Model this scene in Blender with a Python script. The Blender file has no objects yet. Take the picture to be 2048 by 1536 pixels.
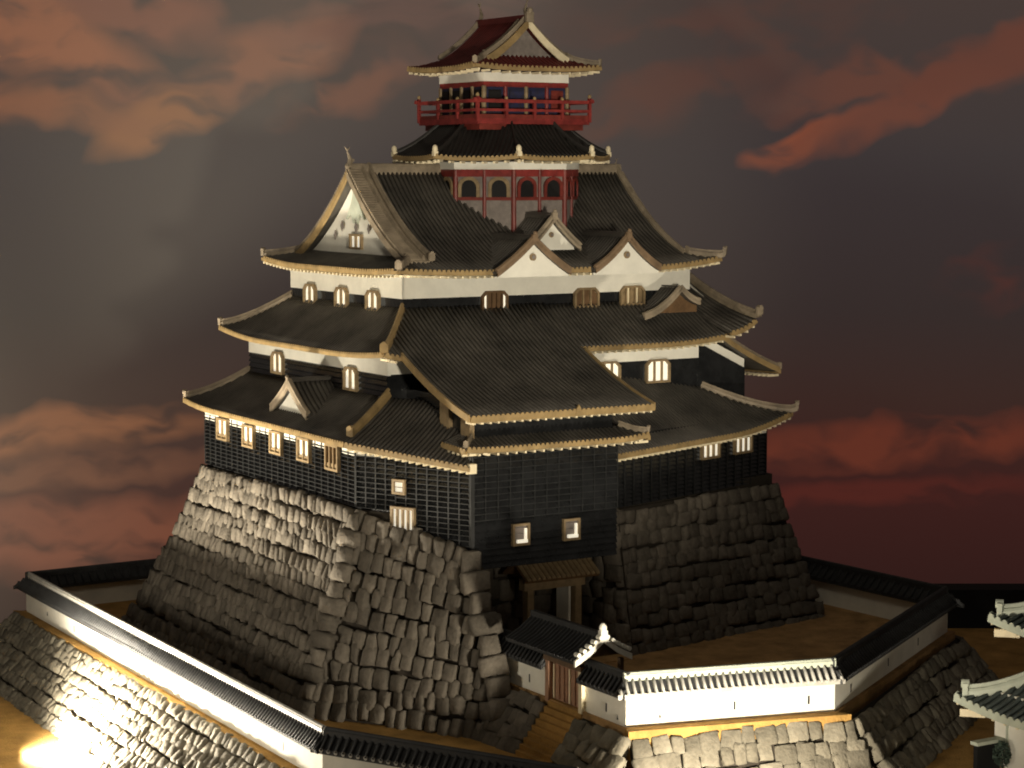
import bpy, math, random
from math import radians, sin, cos, pi, hypot, atan2
from mathutils import Vector, Matrix
R = random.Random(7)
S = bpy.context.scene
COL = S.collection

# ------------------------------------------------------------ camera, world, lamps, exposure
cam = bpy.data.cameras.new("camera"); cam_o = bpy.data.objects.new("camera", cam); COL.objects.link(cam_o)
cam.sensor_width = 36; cam.lens = 36 * 4300 / 2048; cam.clip_end = 400; cam.clip_start = .5
yaw = radians(58.7); pitch = radians(5.684)
cam_o.location = (-20.47, -37.88, 10.0)
fw = Vector((cos(yaw) * cos(pitch), sin(yaw) * cos(pitch), -sin(pitch)))
cam_o.rotation_euler = fw.to_track_quat('-Z', 'Y').to_euler()
S.camera = cam_o
S.view_settings.view_transform = 'Standard'; S.view_settings.look = 'None'
S.cycles.filter_width = 1.9
S.view_settings.exposure = 0; S.view_settings.gamma = 1
W = bpy.data.worlds.new("World"); S.world = W; W.use_nodes = True
W.node_tree.nodes['Background'].inputs[0].default_value = (.60, .52, .44, 1)
W.node_tree.nodes['Background'].inputs[1].default_value = .085

def lamp(name, kind, loc, target, energy, color, size=.3, angle=60, blend=.6, size_y=None):
    l = bpy.data.lights.new(name, kind); l.energy = energy; l.color = color
    if kind == 'AREA':
        l.size = size
        if size_y: l.shape = 'RECTANGLE'; l.size_y = size_y
    else: l.shadow_soft_size = size
    if kind == 'SPOT': l.spot_size = radians(angle); l.spot_blend = blend
    o = bpy.data.objects.new(name, l); COL.objects.link(o); o.location = loc
    o.rotation_euler = (Vector(target) - Vector(loc)).to_track_quat('-Z', 'Y').to_euler()
    return o
WARM = (1, .80, .52); WARM2 = (1, .89, .71)
lamp('lamp_left_floor', 'SPOT', (-6.9, 3.5, -1.40), (-4.2, 2.6, .4), 9500, WARM2, .45, 165, .4)
lamp('lamp_front_floor', 'SPOT', (-.2, -12.2, -.1), (.6, -6.0, 2.2), 2700, WARM2, .2, 150, .6)
lamp('lamp_upper_front', 'SPOT', (-9, -31, 8), (3.4, 0, 8.4), 25000, WARM2, .8, 27, 1)
lamp('added_left_uplight', 'SPOT', (-12, 3, -1.0), (0, 3, 9.2), 5200, WARM2, .3, 36, .6)  # added spot that lights the left white bands from below
lamp('added_turret_spot', 'SPOT', (2.2, -14.5, .3), (7.0, -10.6, .4), 420, WARM2, .2, 50, 1)  # added spot that brightens the left wall of the turret
lamp('added_left_fill', 'AREA', (-13, -1.5, 1.1), (-4.0, 2.0, -.2), 470, WARM2, 2.2)  # added fill that evens the left slope and softens the shadow band
lamp('lamp_overhead', 'AREA', (-9, -14, 24), (1.5, 0, 4), 450, WARM2, 6)
lamp('lamp_backdrop_wash', 'SPOT', (-10.9, 18.6, 2.0), (-5, 28.5, 1.0), 3600, (1, .95, .78), 1.0, 150, 1)

# ------------------------------------------------------------ materials
def mat(name, col, rough=.7, var=.25, scale=3., bump=.0, bscale=30., spec=.4, emit=0., isl=0., metal=0., col2=None):
    m = bpy.data.materials.new(name); m.use_nodes = True; nt = m.node_tree; N = nt.nodes; L = nt.links
    b = N['Principled BSDF']; b.inputs['Roughness'].default_value = rough
    b.inputs['Specular IOR Level'].default_value = spec; b.inputs['Metallic'].default_value = metal
    geo = N.new('ShaderNodeNewGeometry')
    n1 = N.new('ShaderNodeTexNoise'); n1.inputs['Scale'].default_value = scale; n1.inputs['Detail'].default_value = 6
    n1.inputs['Roughness'].default_value = .65
    L.new(geo.outputs['Position'], n1.inputs['Vector'])
    ramp = N.new('ShaderNodeMapRange'); ramp.inputs['From Min'].default_value = .3; ramp.inputs['From Max'].default_value = .7
    L.new(n1.outputs['Fac'], ramp.inputs['Value'])
    mx = N.new('ShaderNodeMix'); mx.data_type = 'RGBA'
    c1 = tuple(c * (1 - var) for c in col); c2 = col2 or tuple(min(1, c * (1 + var)) for c in col)
    mx.inputs['A'].default_value = (*c1, 1); mx.inputs['B'].default_value = (*c2, 1)
    L.new(ramp.outputs['Result'], mx.inputs['Factor'])
    out = mx.outputs['Result']
    if isl > 0:
        oi = N.new('ShaderNodeObjectInfo'); ad = N.new('ShaderNodeMath'); ad.operation = 'ADD'
        L.new(oi.outputs['Random'], ad.inputs[0]); L.new(geo.outputs['Random Per Island'], ad.inputs[1])
        fr = N.new('ShaderNodeMath'); fr.operation = 'FRACT'; L.new(ad.outputs[0], fr.inputs[0])
        mr = N.new('ShaderNodeMapRange'); mr.inputs['To Min'].default_value = 1 - isl; mr.inputs['To Max'].default_value = 1 + isl
        L.new(fr.outputs[0], mr.inputs['Value'])
        hs = N.new('ShaderNodeHueSaturation'); L.new(mr.outputs['Result'], hs.inputs['Value']); L.new(out, hs.inputs['Color'])
        out = hs.outputs['Color']
    L.new(out, b.inputs['Base Color'])
    if bump > 0:
        n2 = N.new('ShaderNodeTexNoise'); n2.inputs['Scale'].default_value = bscale; n2.inputs['Detail'].default_value = 8
        L.new(geo.outputs['Position'], n2.inputs['Vector'])
        bp = N.new('ShaderNodeBump'); bp.inputs['Strength'].default_value = bump; bp.inputs['Distance'].default_value = .03
        L.new(n2.outputs['Fac'], bp.inputs['Height']); L.new(bp.outputs['Normal'], b.inputs['Normal'])
    if emit > 0:
        L.new(out, b.inputs['Emission Color']); b.inputs['Emission Strength'].default_value = emit
    return m
M_white = mat('white_plaster', (.82, .80, .70), .8, .10, 1.5, .15, 14)
M_black = mat('black_lacquer', (.014, .015, .016), .24, .5, 2.5, .25, 9, .5, col2=(.022, .023, .024))
M_batten = mat('black_batten', (.020, .021, .021), .5, .3, 4, .1, 20, .3)
M_tile = mat('dark_roof_tile', (.058, .053, .046), .55, .4, 1.1, .3, 22, .4, col2=(.105, .095, .080))
M_tile_red = mat('red_roof_tile', (.12, .020, .017), .6, .35, 2.5, .3, 22)
M_tile_blk = mat('black_roof_tile', (.018, .016, .014), .6, .35, 2.5, .3, 22)
M_ridge = mat('weathered_ridge_tile', (.27, .22, .155), .6, .35, 3, .4, 25)
M_gold = mat('ochre_eave', (.30, .21, .095), .5, .3, 3.5, .2, 25)
M_brn = mat('brown_ridge_tile', (.20, .135, .08), .6, .35, 3, .4, 25)
M_cream = mat('cream_rafter', (.80, .70, .48), .5, .12, 6)
M_red = mat('vermilion_paint', (.22, .028, .024), .5, .35, 5, .2, 25)
M_redd = mat('dark_red_paint', (.17, .028, .02), .5, .35, 5)
M_grayp = mat('grey_panel', (.22, .19, .17), .8, .25, 6, .1, 30)
M_dark = mat('dark_opening', (.006, .005, .005), .6, .2, 5)
M_paint = mat('painted_panel', (.045, .04, .05), .6, .5, 9, col2=(.02, .025, .09))
M_pane = mat('lit_window_paper', (.88, .82, .66), .6, .06, 8, emit=.70)
M_wood = mat('tan_wood', (.27, .195, .105), .55, .3, 7, .2, 30)
M_woodd = mat('brown_wood', (.13, .075, .035), .55, .3, 7, .2, 30)
M_door = mat('reddish_door_wood', (.36, .20, .12), .55, .25, 8, .2, 30)
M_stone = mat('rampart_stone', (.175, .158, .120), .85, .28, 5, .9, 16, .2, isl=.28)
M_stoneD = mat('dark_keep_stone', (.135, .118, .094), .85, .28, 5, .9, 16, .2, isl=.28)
M_core = mat('dark_gap_earth', (.035, .028, .02), .9, .3, 5)  # earth backing coloured near-black so the gaps between stones look shaded
M_ground = mat('golden_sand', (.38, .22, .065), .9, .35, 1.6, .8, 22, .2)
M_groundD = mat('brown_earth', (.40, .24, .10), .9, .4, 1.8, .8, 22, .2)
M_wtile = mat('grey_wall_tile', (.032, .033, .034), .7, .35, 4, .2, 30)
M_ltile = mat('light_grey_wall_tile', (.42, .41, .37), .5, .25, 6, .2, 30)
M_gtile = mat('greenish_grey_tile', (.07, .085, .08), .55, .3, 4, .2, 30)
M_gridge = mat('pale_green_plaster', (.50, .54, .44), .6, .15, 4)
M_blackedge = mat('flat_black', (.006, .006, .006), .9, .1, 2)
M_leaf = mat('teal_foliage', (.05, .075, .055), .8, .4, 14)

# ------------------------------------------------------------ mesh helpers
class MB:
    def __init__(s): s.v = []; s.f = []; s.m = []
    def add(s, vs, fs, mi=0):
        k = len(s.v); s.v += [tuple(v) for v in vs]; s.f += [tuple(i + k for i in f) for f in fs]; s.m += [mi] * len(fs)
    def box(s, c, ax, ay, az, mi=0):   # centre + three half-axis vectors
        c = Vector(c); ax = Vector(ax); ay = Vector(ay); az = Vector(az); vs = []
        for i in (-1, 1):
            for j in (-1, 1):
                for k in (-1, 1): vs.append(c + ax * i + ay * j + az * k)
        s.add(vs, [(0, 1, 3, 2), (4, 6, 7, 5), (0, 4, 5, 1), (2, 3, 7, 6), (0, 2, 6, 4), (1, 5, 7, 3)], mi)
    def abox(s, x0, x1, y0, y1, z0, z1, mi=0):
        s.box(((x0 + x1) / 2, (y0 + y1) / 2, (z0 + z1) / 2), ((x1 - x0) / 2, 0, 0), (0, (y1 - y0) / 2, 0), (0, 0, (z1 - z0) / 2), mi)
    def sweep(s, pts, prof, up=Vector((0, 0, 1)), mi=0, cap=True):   # prof: list of (side, up)
        pts = [Vector(p) for p in pts]; n = len(prof); k0 = len(s.v)
        for i, p in enumerate(pts):
            t = (pts[min(i + 1, len(pts) - 1)] - pts[max(i - 1, 0)]).normalized()
            sd = t.cross(up); sd = sd.normalized() if sd.length > 1e-6 else Vector((1, 0, 0)); u = sd.cross(t).normalized()
            for a, b in prof: s.v.append(tuple(p + sd * a + u * b))
        fs = []
        for i in range(len(pts) - 1):
            for j in range(n):
                a = k0 + i * n + j; b = k0 + i * n + (j + 1) % n
                fs.append((a, b, b + n, a + n))
        if cap: fs.append(tuple(k0 + j for j in range(n))[::-1]); fs.append(tuple(k0 + (len(pts) - 1) * n + j for j in range(n)))
        s.f += fs; s.m += [mi] * len(fs)
    def cyl(s, c, axis, r, h, n=8, mi=0):
        ax = Vector(axis).normalized(); a = ax.orthogonal().normalized(); b = ax.cross(a); c = Vector(c)
        vs = [c - ax * h / 2 + (a * cos(2 * pi * i / n) + b * sin(2 * pi * i / n)) * r for i in range(n)]
        vs += [v + ax * h for v in vs]
        s.add(vs, [(i, (i + 1) % n, (i + 1) % n + n, i + n) for i in range(n)] + [tuple(range(n))[::-1], tuple(range(n, 2 * n))], mi)
    def prism(s, poly, z0, z1, mi=0):
        n = len(poly); vs = [(x, y, z0) for x, y in poly] + [(x, y, z1) for x, y in poly]
        s.add(vs, [(i, (i + 1) % n, (i + 1) % n + n, i + n) for i in range(n)] + [tuple(range(n))[::-1], tuple(range(n, 2 * n))], mi)
    def slab(s, pts, nvec, th, mi=0):   # polygon in 3D extruded backwards along -nvec
        n = len(pts); nv = Vector(nvec) * th; vs = [Vector(p) for p in pts] + [Vector(p) - nv for p in pts]
        s.add(vs, [(i, (i + 1) % n, (i + 1) % n + n, i + n) for i in range(n)] + [tuple(range(n))[::-1], tuple(range(n, 2 * n))], mi)
    def ball(s, c, r, sx=1, sy=1, sz=1, mi=0, n=6):
        vs = []; c = Vector(c)
        for i in range(1, n):
            th = pi * i / n
            for j in range(8):
                ph = 2 * pi * j / 8; vs.append(c + Vector((r * sx * sin(th) * cos(ph), r * sy * sin(th) * sin(ph), r * sz * cos(th))))
        t = len(vs); vs += [c + Vector((0, 0, r * sz)), c - Vector((0, 0, r * sz))]; fs = []
        for i in range(n - 2):
            for j in range(8): fs.append((i * 8 + j, (i + 1) * 8 + j, (i + 1) * 8 + (j + 1) % 8, i * 8 + (j + 1) % 8))
        for j in range(8): fs.append((t, j, (j + 1) % 8)); fs.append((t + 1, (n - 2) * 8 + (j + 1) % 8, (n - 2) * 8 + j))
        s.add(vs, fs, mi)

def obj(name, mb, mats, parent=None, kind=None, label=None, smooth=False):
    me = bpy.data.meshes.new(name); me.from_pydata(mb.v, [], mb.f)
    if not isinstance(mats, (list, tuple)): mats = [mats]
    for m in mats: me.materials.append(m)
    if len(mats) > 1: me.polygons.foreach_set('material_index', mb.m)
    if smooth: me.polygons.foreach_set('use_smooth', [True] * len(me.polygons))
    me.update()
    o = bpy.data.objects.new(name, me); COL.objects.link(o)
    if parent: o.parent = parent
    if kind: o['kind'] = kind
    if label: o['label'] = label
    return o
def thing(name, label, cat, group=None):
    o = bpy.data.objects.new(name, None); COL.objects.link(o); o['label'] = label; o['category'] = cat
    if group: o['group'] = group
    return o
def V3(p, z): return Vector((p[0], p[1], z))

# ------------------------------------------------------------ tiled roof slopes
HALF = [(cos(pi * i / 3), sin(pi * i / 3)) for i in range(4)]
class Facet:
    """one tiled slope: eave from E0 to E1 (xy), inward normal n, depth d, rise h, concavity k, corner lift"""
    def __init__(s, E0, E1, z0, z1, inward, d, h, k=.4, L=None, Rr=None, lift=(0, 0), lw=1.6, vtop=1.):
        s.E0 = Vector((*E0, 0)); s.E1 = Vector((*E1, 0)); s.len = (s.E1 - s.E0).length; s.ux = (s.E1 - s.E0) / s.len
        s.n = Vector((-s.ux.y, s.ux.x, 0))
        if s.n.dot(Vector((*inward, 0))) < 0: s.n = -s.n
        s.z0 = z0; s.z1 = z1; s.d = d; s.h = h; s.k = k; s.lift = lift; s.lw = lw; s.vtop = vtop
        s.L = L or (lambda v: 0.); s.R = Rr or (lambda v: s.len)
    def P(s, u, v, off=0.):
        t = u / s.len; z = s.z0 * (1 - t) + s.z1 * t
        z = z + (s.h + (0 if s.z0 == s.z1 else (s.z0 - z))) * ((1 - s.k) * v + s.k * v * v)
        a = max(0., 1 - u / s.lw); b = max(0., 1 - (s.len - u) / s.lw)
        z += (s.lift[0] * a * a + s.lift[1] * b * b) * (1 - v) ** 2
        return s.E0 + s.ux * u + s.n * (s.d * v) + Vector((0, 0, z + off))
    def build(s, parent, tile=M_tile, eave=M_gold, sp=.105, r=.034, separate=False, nu=14, nv=8, eh=.07, rafters=True, rsp=.17, name='roof', label=None, eavecaps=True, vs=0.):
        mb = MB(); th = .05
        rows = []
        for j in range(nv + 1):
            v = vs + (s.vtop - vs) * j / nv; l = s.L(v); rr = max(l + .001, s.R(v))
            rows.append([(l + (rr - l) * i / nu, v) for i in range(nu + 1)])
        top = [s.P(u, v) for row in rows for u, v in row]; bot = [p - Vector((0, 0, th)) for p in top]
        n1 = nu + 1; K = len(top); fs = []
        for j in range(nv):
            for i in range(nu):
                a = j * n1 + i; fs.append((a, a + 1, a + 1 + n1, a + n1)); fs.append((a + K, a + n1 + K, a + 1 + n1 + K, a + 1 + K))
        for i in range(nu): fs.append((i, i + K, i + 1 + K, i + 1)); a = nv * n1 + i; fs.append((a, a + 1, a + 1 + K, a + K))
        for j in range(nv):
            a = j * n1; fs.append((a, a + n1, a + n1 + K, a + K)); a += nu; fs.append((a, a + K, a + n1 + K, a + n1))
        mb.add(top + bot, fs)
        deck = obj(name, mb, tile, parent, label=label)
        # tile rows
        us = []; u = sp * .5
        while u < s.len: us.append(u); u += sp
        stuff = MB(); caps = MB()
        for u in us:
            vm = None; steps = 24; v0 = None
            for q in range(steps + 1):
                v = vs + (s.vtop - vs) * q / steps
                if s.L(v) - .01 <= u <= s.R(v) + .01:
                    if v0 is None: v0 = v
                    vm = v
                elif v0 is not None: break
            if vm is None or vm - v0 < .04: continue
            ns = 6; pts = [s.P(u, v0 + (vm - v0) * q / ns, .0) for q in range(ns + 1)]
            if v0 <= vs + .001:
                out = (pts[0] - pts[1]).normalized() * .03; pts[0] = pts[0] + out
                if eavecaps: caps.cyl(pts[0] + out * .3 + Vector((0, 0, r * .35)), -s.n, r * 1.25, .02, 8)
            m1 = MB() if separate else stuff
            m1.sweep(pts, [(a * r, b * r * 1.25) for a, b in HALF])
            if separate: obj('tile_row', m1, tile, deck, smooth=True)
        if stuff.v: obj('tile_rows', stuff, tile, deck, kind='stuff', smooth=True)
        # eave board along visible eave
        eb = MB(); n = 20; l, rr = s.L(vs), s.R(vs)
        pts = [s.P(l + (rr - l) * i / n, vs, -.045) - s.n * .012 for i in range(n + 1)]
        eb.sweep(pts, [(-.035, -eh / 2), (.035, -eh / 2), (.035, eh / 2), (-.035, eh / 2)])
        if caps.v and eavecaps: eb.add(caps.v, caps.f)
        obj('eave_board', eb, eave, deck)
        if rafters:
            rb = MB(); u = l + .08
            while u < rr - .05:
                p = s.P(u, vs, -.115); rb.box(p + s.n * .12, s.ux * .022, s.n * .15, (0, 0, .022)); u += rsp
            obj('rafters', rb, M_cream, deck, kind='stuff')
        s.deck = deck; return deck
    def edge(s, side, v0=0, v1=None, n=10, off=.04):
        f = s.L if side == 0 else s.R; v1 = s.vtop if v1 is None else v1
        return [s.P(f(v0 + (v1 - v0) * i / n), v0 + (v1 - v0) * i / n, off) for i in range(n + 1)]
RP = [(-.045, -.05), (.045, -.05), (.045, .035), (.026, .065), (-.026, .065), (-.045, .035)]
def ridge(pts, parent, m=M_ridge, sc=1., knob=True, name='ridge', tip=.0):
    mb = MB(); pts = [Vector(p) for p in pts]
    if tip:
        d = (pts[0] - pts[1]).normalized(); pts = [pts[0] + Vector((d.x, d.y, .35)) * tip] + pts
    mb.sweep(pts, [(a * sc, b * sc) for a, b in RP])
    mb.sweep([p + Vector((0, 0, .075 * sc)) for p in pts], [(a * .035 * sc, b * .045 * sc) for a, b in HALF])
    if knob:
        d = (pts[0] - pts[1]); d.z = 0; d.normalize(); p = pts[0] + Vector((0, 0, .06 * sc))
        sd = d.cross(Vector((0, 0, 1)))
        mb.box(p, d * .03 * sc, sd * .07 * sc, (0, 0, .075 * sc)); mb.cyl(p + Vector((0, 0, .06 * sc)), d, .05 * sc, .09 * sc, 10)
    return obj(name, mb, m, parent)
def prof_pts(A, side, W_, H_, k, n=8, off=0.):
    """gable profile from apex outwards; side is a 2D unit vector"""
    out = []
    for i in range(n + 1):
        t = i / n; out.append(Vector((A[0] + side[0] * W_ * t, A[1] + side[1] * W_ * t, A[2] - H_ * ((1 + k) * t - k * t * t) + off)))
    return out
def strip(mb, top, down, nvec, th):    # band hanging below a curve, thickness th along nvec
    nv = Vector(nvec) * th
    for a, b in zip(top[:-1], top[1:]):
        d = Vector((0, 0, -down)); mb.add([a, b, b + d, a + d, a + nv, b + nv, b + d + nv, a + d + nv],
                                          [(0, 1, 2, 3), (4, 7, 6, 5), (0, 4, 5, 1), (3, 2, 6, 7), (0, 3, 7, 4), (1, 5, 6, 2)])
def finial(mb, p, d, sc=1.):
    d = Vector(d); sd = d.cross(Vector((0, 0, 1))); p = Vector(p)
    mb.box(p + Vector((0, 0, .03 * sc)), d * .05 * sc, sd * .10 * sc, (0, 0, .12 * sc))
    mb.ball(p + Vector((0, 0, .19 * sc)) + d * .02, .075 * sc)
def shachi(parent, p, d, sc=1.):
    """fish ornament: head down on the ridge, tail curling up"""
    mb = MB(); d = Vector(d).normalized(); p = Vector(p)
    path = [p + d * a * sc + Vector((0, 0, b * sc)) for a, b in ((.02, 0), (-.04, .08), (-.05, .18), (-.01, .28), (.03, .36))]
    rad = [.09, .085, .06, .04, .02]
    sd = d.cross(Vector((0, 0, 1)))
    k0 = len(mb.v); n = 6
    for q, r in zip(path, rad):
        for i in range(n): mb.v.append(tuple(q + (sd * cos(2 * pi * i / n) * .7 + d * sin(2 * pi * i / n)) * r * sc))
    for i in range(4):
        for j in range(n): mb.f.append((k0 + i * n + j, k0 + i * n + (j + 1) % n, k0 + (i + 1) * n + (j + 1) % n, k0 + (i + 1) * n + j)); mb.m.append(0)
    t = path[-1]
    mb.slab([t, t + (d * .09 + Vector((0, 0, .13))) * sc, t + Vector((0, 0, .07)) * sc, t + (-d * .07 + Vector((0, 0, .14))) * sc], sd, .03 * sc)
    mb.slab([path[1], path[2], path[2] - d * .12 * sc, path[1] - d * .12 * sc + Vector((0, 0, .02))], sd, .02 * sc)
    return obj('fish_finial', mb, M_ridge, parent, smooth=False)

def gable(parent, A, out, Wd, H, depth, k=.4, tile=M_tile, base_drop=None, board=M_ridge, emblem=None, inset=.14, boardw=.13, ridgesc=1., rows=True, pend=True, sp=.1, tymp=M_white, Wr=None):
    """small gabled roof; A apex of the front edge, out = outward 2D unit vector"""
    out3 = Vector((*out, 0)); side = Vector((-out[1], out[0])); A = Vector(A); back = A - out3 * depth
    g = MB(); n = 8
    for sg, ww in ((1, Wd), (-1, Wr or Wd)):
        Hh = H * (ww / Wd)
        f = prof_pts(A, side * sg, ww, Hh, k, n); b = [p - out3 * depth for p in f]
        for i in range(n):
            q = [f[i], f[i + 1], b[i + 1], b[i]]; lo = [p - Vector((0, 0, .05)) for p in q]
            g.add(q + lo, [(0, 1, 2, 3), (4, 7, 6, 5), (0, 4, 5, 1), (2, 6, 7, 3), (1, 5, 6, 2)])
    go = obj('gable', g, tile, parent)
    ww = [Wd, Wr or Wd]
    if rows:
        st = MB(); y = sp * .6
        while y < depth:
            for q, sg in enumerate((1, -1)):
                pts = [p - out3 * y for p in prof_pts(A, side * sg, ww[q], H * ww[q] / Wd, k, 6)]
                st.sweep(pts, [(a * .03, b * .038) for a, b in HALF])
            y += sp
        obj('tile_rows', st, tile, go, kind='stuff', smooth=True)
    bd = MB()
    for q, sg in enumerate((1, -1)):
        tp = prof_pts(A, side * sg, ww[q], H * ww[q] / Wd, k, n, .03)
        strip(bd, [p + out3 * .015 for p in tp], boardw, out3, -.05)
        # verge roll with short tile ends
        bd.sweep([p - out3 * .03 + Vector((0, 0, .02)) for p in tp], [(-.045, -.03), (.045, -.03), (.045, .04), (0, .065), (-.045, .04)])
    obj('bargeboard', bd, board, go)
    ty = MB(); z0 = A.z - (base_drop or H)
    pts = []
    for q, sg in ((1, -1), (0, 1)):
        w_ = ww[q]; pp = prof_pts(A, side * sg, w_, H * w_ / Wd, k, n, -.06)
        pp = [p for p in pp if p.z > z0] 
        e = pp[-1].copy(); e.z = z0
        pp = pp + [e]
        pts += pp[::-1] if sg == -1 else pp[1:]
    ty.slab([p - out3 * inset for p in pts], out3, .04)
    obj('tympanum', ty, tymp, go)
    if pend:
        pm = MB(); c = A - out3 * (inset - .03); c.z -= boardw + .02; s3 = Vector((*side, 0)); w = Wd * .11
        pm.slab([c + s3 * w, c + Vector((0, 0, .05)), c - s3 * w, c - s3 * w * .7 - Vector((0, 0, w * 1.3)), c - Vector((0, 0, w * 2.2)), c + s3 * w * .7 - Vector((0, 0, w * 1.3))], out3, .03)
        obj('pendant', pm, M_woodd, go)
    if emblem:
        em = MB(); c = A - out3 * (inset - .02); c.z -= emblem[0]; em.cyl(c, out3, emblem[1], .03, 16); obj('emblem', em, M_wood, go)
        e2 = MB(); e2.cyl(c + out3 * .02, out3, emblem[1] * .55, .03, 12); obj('emblem_centre', e2, M_grayp, go)
    rp = [A + out3 * .02 + Vector((0, 0, .04)) - out3 * depth * i / 4 for i in range(5)]
    ridge(rp, go, tile, ridgesc * .7, knob=False)
    kb = MB(); finial(kb, A + Vector((0, 0, .03)), out3, ridgesc * .62); obj('ridge_end_tile', kb, board, go)
    return go

# ------------------------------------------------------------ walls and windows
def clad(parent, p0, p1, z0, z1, out, board=.085, bsp=.2, bw=.02, bh=None, mboard=M_black, mbat=M_batten, battens=True, slope=None, lips=False):
    p0 = Vector((*p0, 0)); p1 = Vector((*p1, 0)); ln = (p1 - p0).length; ux = (p1 - p0) / ln; n = Vector((*out, 0)).normalized()
    mb = MB(); z = z0
    while z < z1 - .01:
        zt = min(z1, z + board)
        a, b = p0 + n * .06, p1 + n * .06; a2, b2 = p0 + n * .006, p1 + n * .006
        mb.add([a + Vector((0, 0, z)), b + Vector((0, 0, z)), b2 + Vector((0, 0, zt)), a2 + Vector((0, 0, zt)), p0 + Vector((0, 0, z)), p1 + Vector((0, 0, z)), p1 + Vector((0, 0, zt)), p0 + Vector((0, 0, zt))],
               [(0, 1, 2, 3), (0, 4, 5, 1), (3, 2, 6, 7), (0, 3, 7, 4), (1, 5, 6, 2)]); z += board
    cl = obj('clapboards', mb, mboard, parent, kind='stuff')
    if lips:
        lm = MB(); z = z0 + .008
        while z < z1 - .02: lm.box((p0 + p1) / 2 + n * .052 + Vector((0, 0, z)), (p1 - p0) / 2, n * .014, (0, 0, .007)); z += board
        obj('board_edges', lm, mbat, parent, kind='stuff')
    if battens:
        k = max(1, round(ln / bsp))
        for i in range(k + 1):
            c = p0 + ux * (ln * i / k); m1 = MB(); m1.box(c + n * .05 + Vector((0, 0, (z0 + z1) / 2)), ux * bw, n * .014, (0, 0, (z1 - z0) / 2 - .003))
            obj('batten', m1, mbat, parent)
def frieze(parent, p0, p1, z0, z1, out, m=M_white, th=.05, name='frieze'):
    p0 = Vector((*p0, 0)); p1 = Vector((*p1, 0)); n = Vector((*out, 0)).normalized(); mb = MB()
    c = (p0 + p1) / 2 + n * (th / 2 - .01) + Vector((0, 0, (z0 + z1) / 2)); mb.box(c, (p1 - p0) / 2, n * (th / 2 + .01), (0, 0, (z1 - z0) / 2))
    return obj(name, mb, m, parent)
def window(parent, c, t, out, w, h, style='bell', panes=2, frame=M_wood, depth=.07, pane_m=M_pane, lower=0., label=None, off=.05):
    """framed window: style bell has chamfered shoulders; panes lit paper between slats"""
    c = Vector(c) + Vector((*out, 0)).normalized() * off; t = Vector((*t, 0)).normalized(); n = Vector((*out, 0)).normalized(); Z = Vector((0, 0, 1)); f = .045
    ch = .10 if style == 'bell' else 0.
    def outline(w_, h_, ch_, zoff=0):
        a = [(-w_ / 2, -h_ / 2), (w_ / 2, -h_ / 2), (w_ / 2, h_ / 2 - ch_), (w_ / 2 - ch_, h_ / 2), (-w_ / 2 + ch_, h_ / 2), (-w_ / 2, h_ / 2 - ch_)]
        return [c + t * x + Z * y for x, y in a]
    o1 = [p + n * depth for p in outline(w, h, ch + .001)]; i1 = [p + n * depth for p in outline(w - 2 * f, h - 2 * f, max(.002, ch * .8))]
    mb = MB(); k = 6; vs = o1 + i1 + [p - n * (depth + .01) for p in o1] + [p - n * depth * .7 for p in i1]
    fs = []
    for i in range(k):
        j = (i + 1) % k; fs += [(i, j, j + 6, i + 6), (i, i + 12, j + 12, j), (i + 6, j + 6, j + 18, i + 18)]
    mb.add(vs, fs)
    wo = obj('window', mb, frame, parent, label=label)
    iw, ih = w - 2 * f, h - 2 * f; z0 = -ih / 2 + lower; gap = .035; pw = (iw - gap * (panes - 1)) / panes
    for i in range(panes):
        x0 = -iw / 2 + i * (pw + gap); x1 = x0 + pw; y1 = ih / 2
        cc = ch * .8
        poly = [(x0, z0), (x1, z0), (x1, y1 - (cc if i == panes - 1 else 0)), (x1 - (cc if i == panes - 1 else 0), y1), (x0 + (cc if i == 0 else 0), y1), (x0, y1 - (cc if i == 0 else 0))]
        pm = MB(); pts = []
        for x, y in poly:
            q = c + t * x + Z * y + n * .012
            if not pts or (q - pts[-1]).length > 1e-4: pts.append(q)
        if (pts[0] - pts[-1]).length < 1e-4: pts.pop()
        pm.slab(pts, n, .02); obj('pane', pm, pane_m if not callable(pane_m) else pane_m(i), wo)
    for i in range(panes - 1):
        x = -iw / 2 + (i + 1) * (pw + gap) - gap / 2; sm = MB(); sm.box(c + t * x + n * (depth * .55), t * gap * .5, n * depth * .4, Z * (ih / 2 + .01)); obj('slat', sm, frame if pane_m is not M_dark else M_woodd, wo)
    if lower > 0:
        lm = MB(); lm.box(c + n * .02 + Z * (-ih / 2 + lower / 2), t * iw / 2, n * .02, Z * (lower / 2)); obj('lower_panel', lm, M_wood, wo)
    return wo

# ================================================================ CASTLE KEEP
K = thing('castle_keep', 'tall black and white castle keep with tiled roofs and red top floors', 'castle')
XM = (-1, 0); YM = (0, -1)
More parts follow.
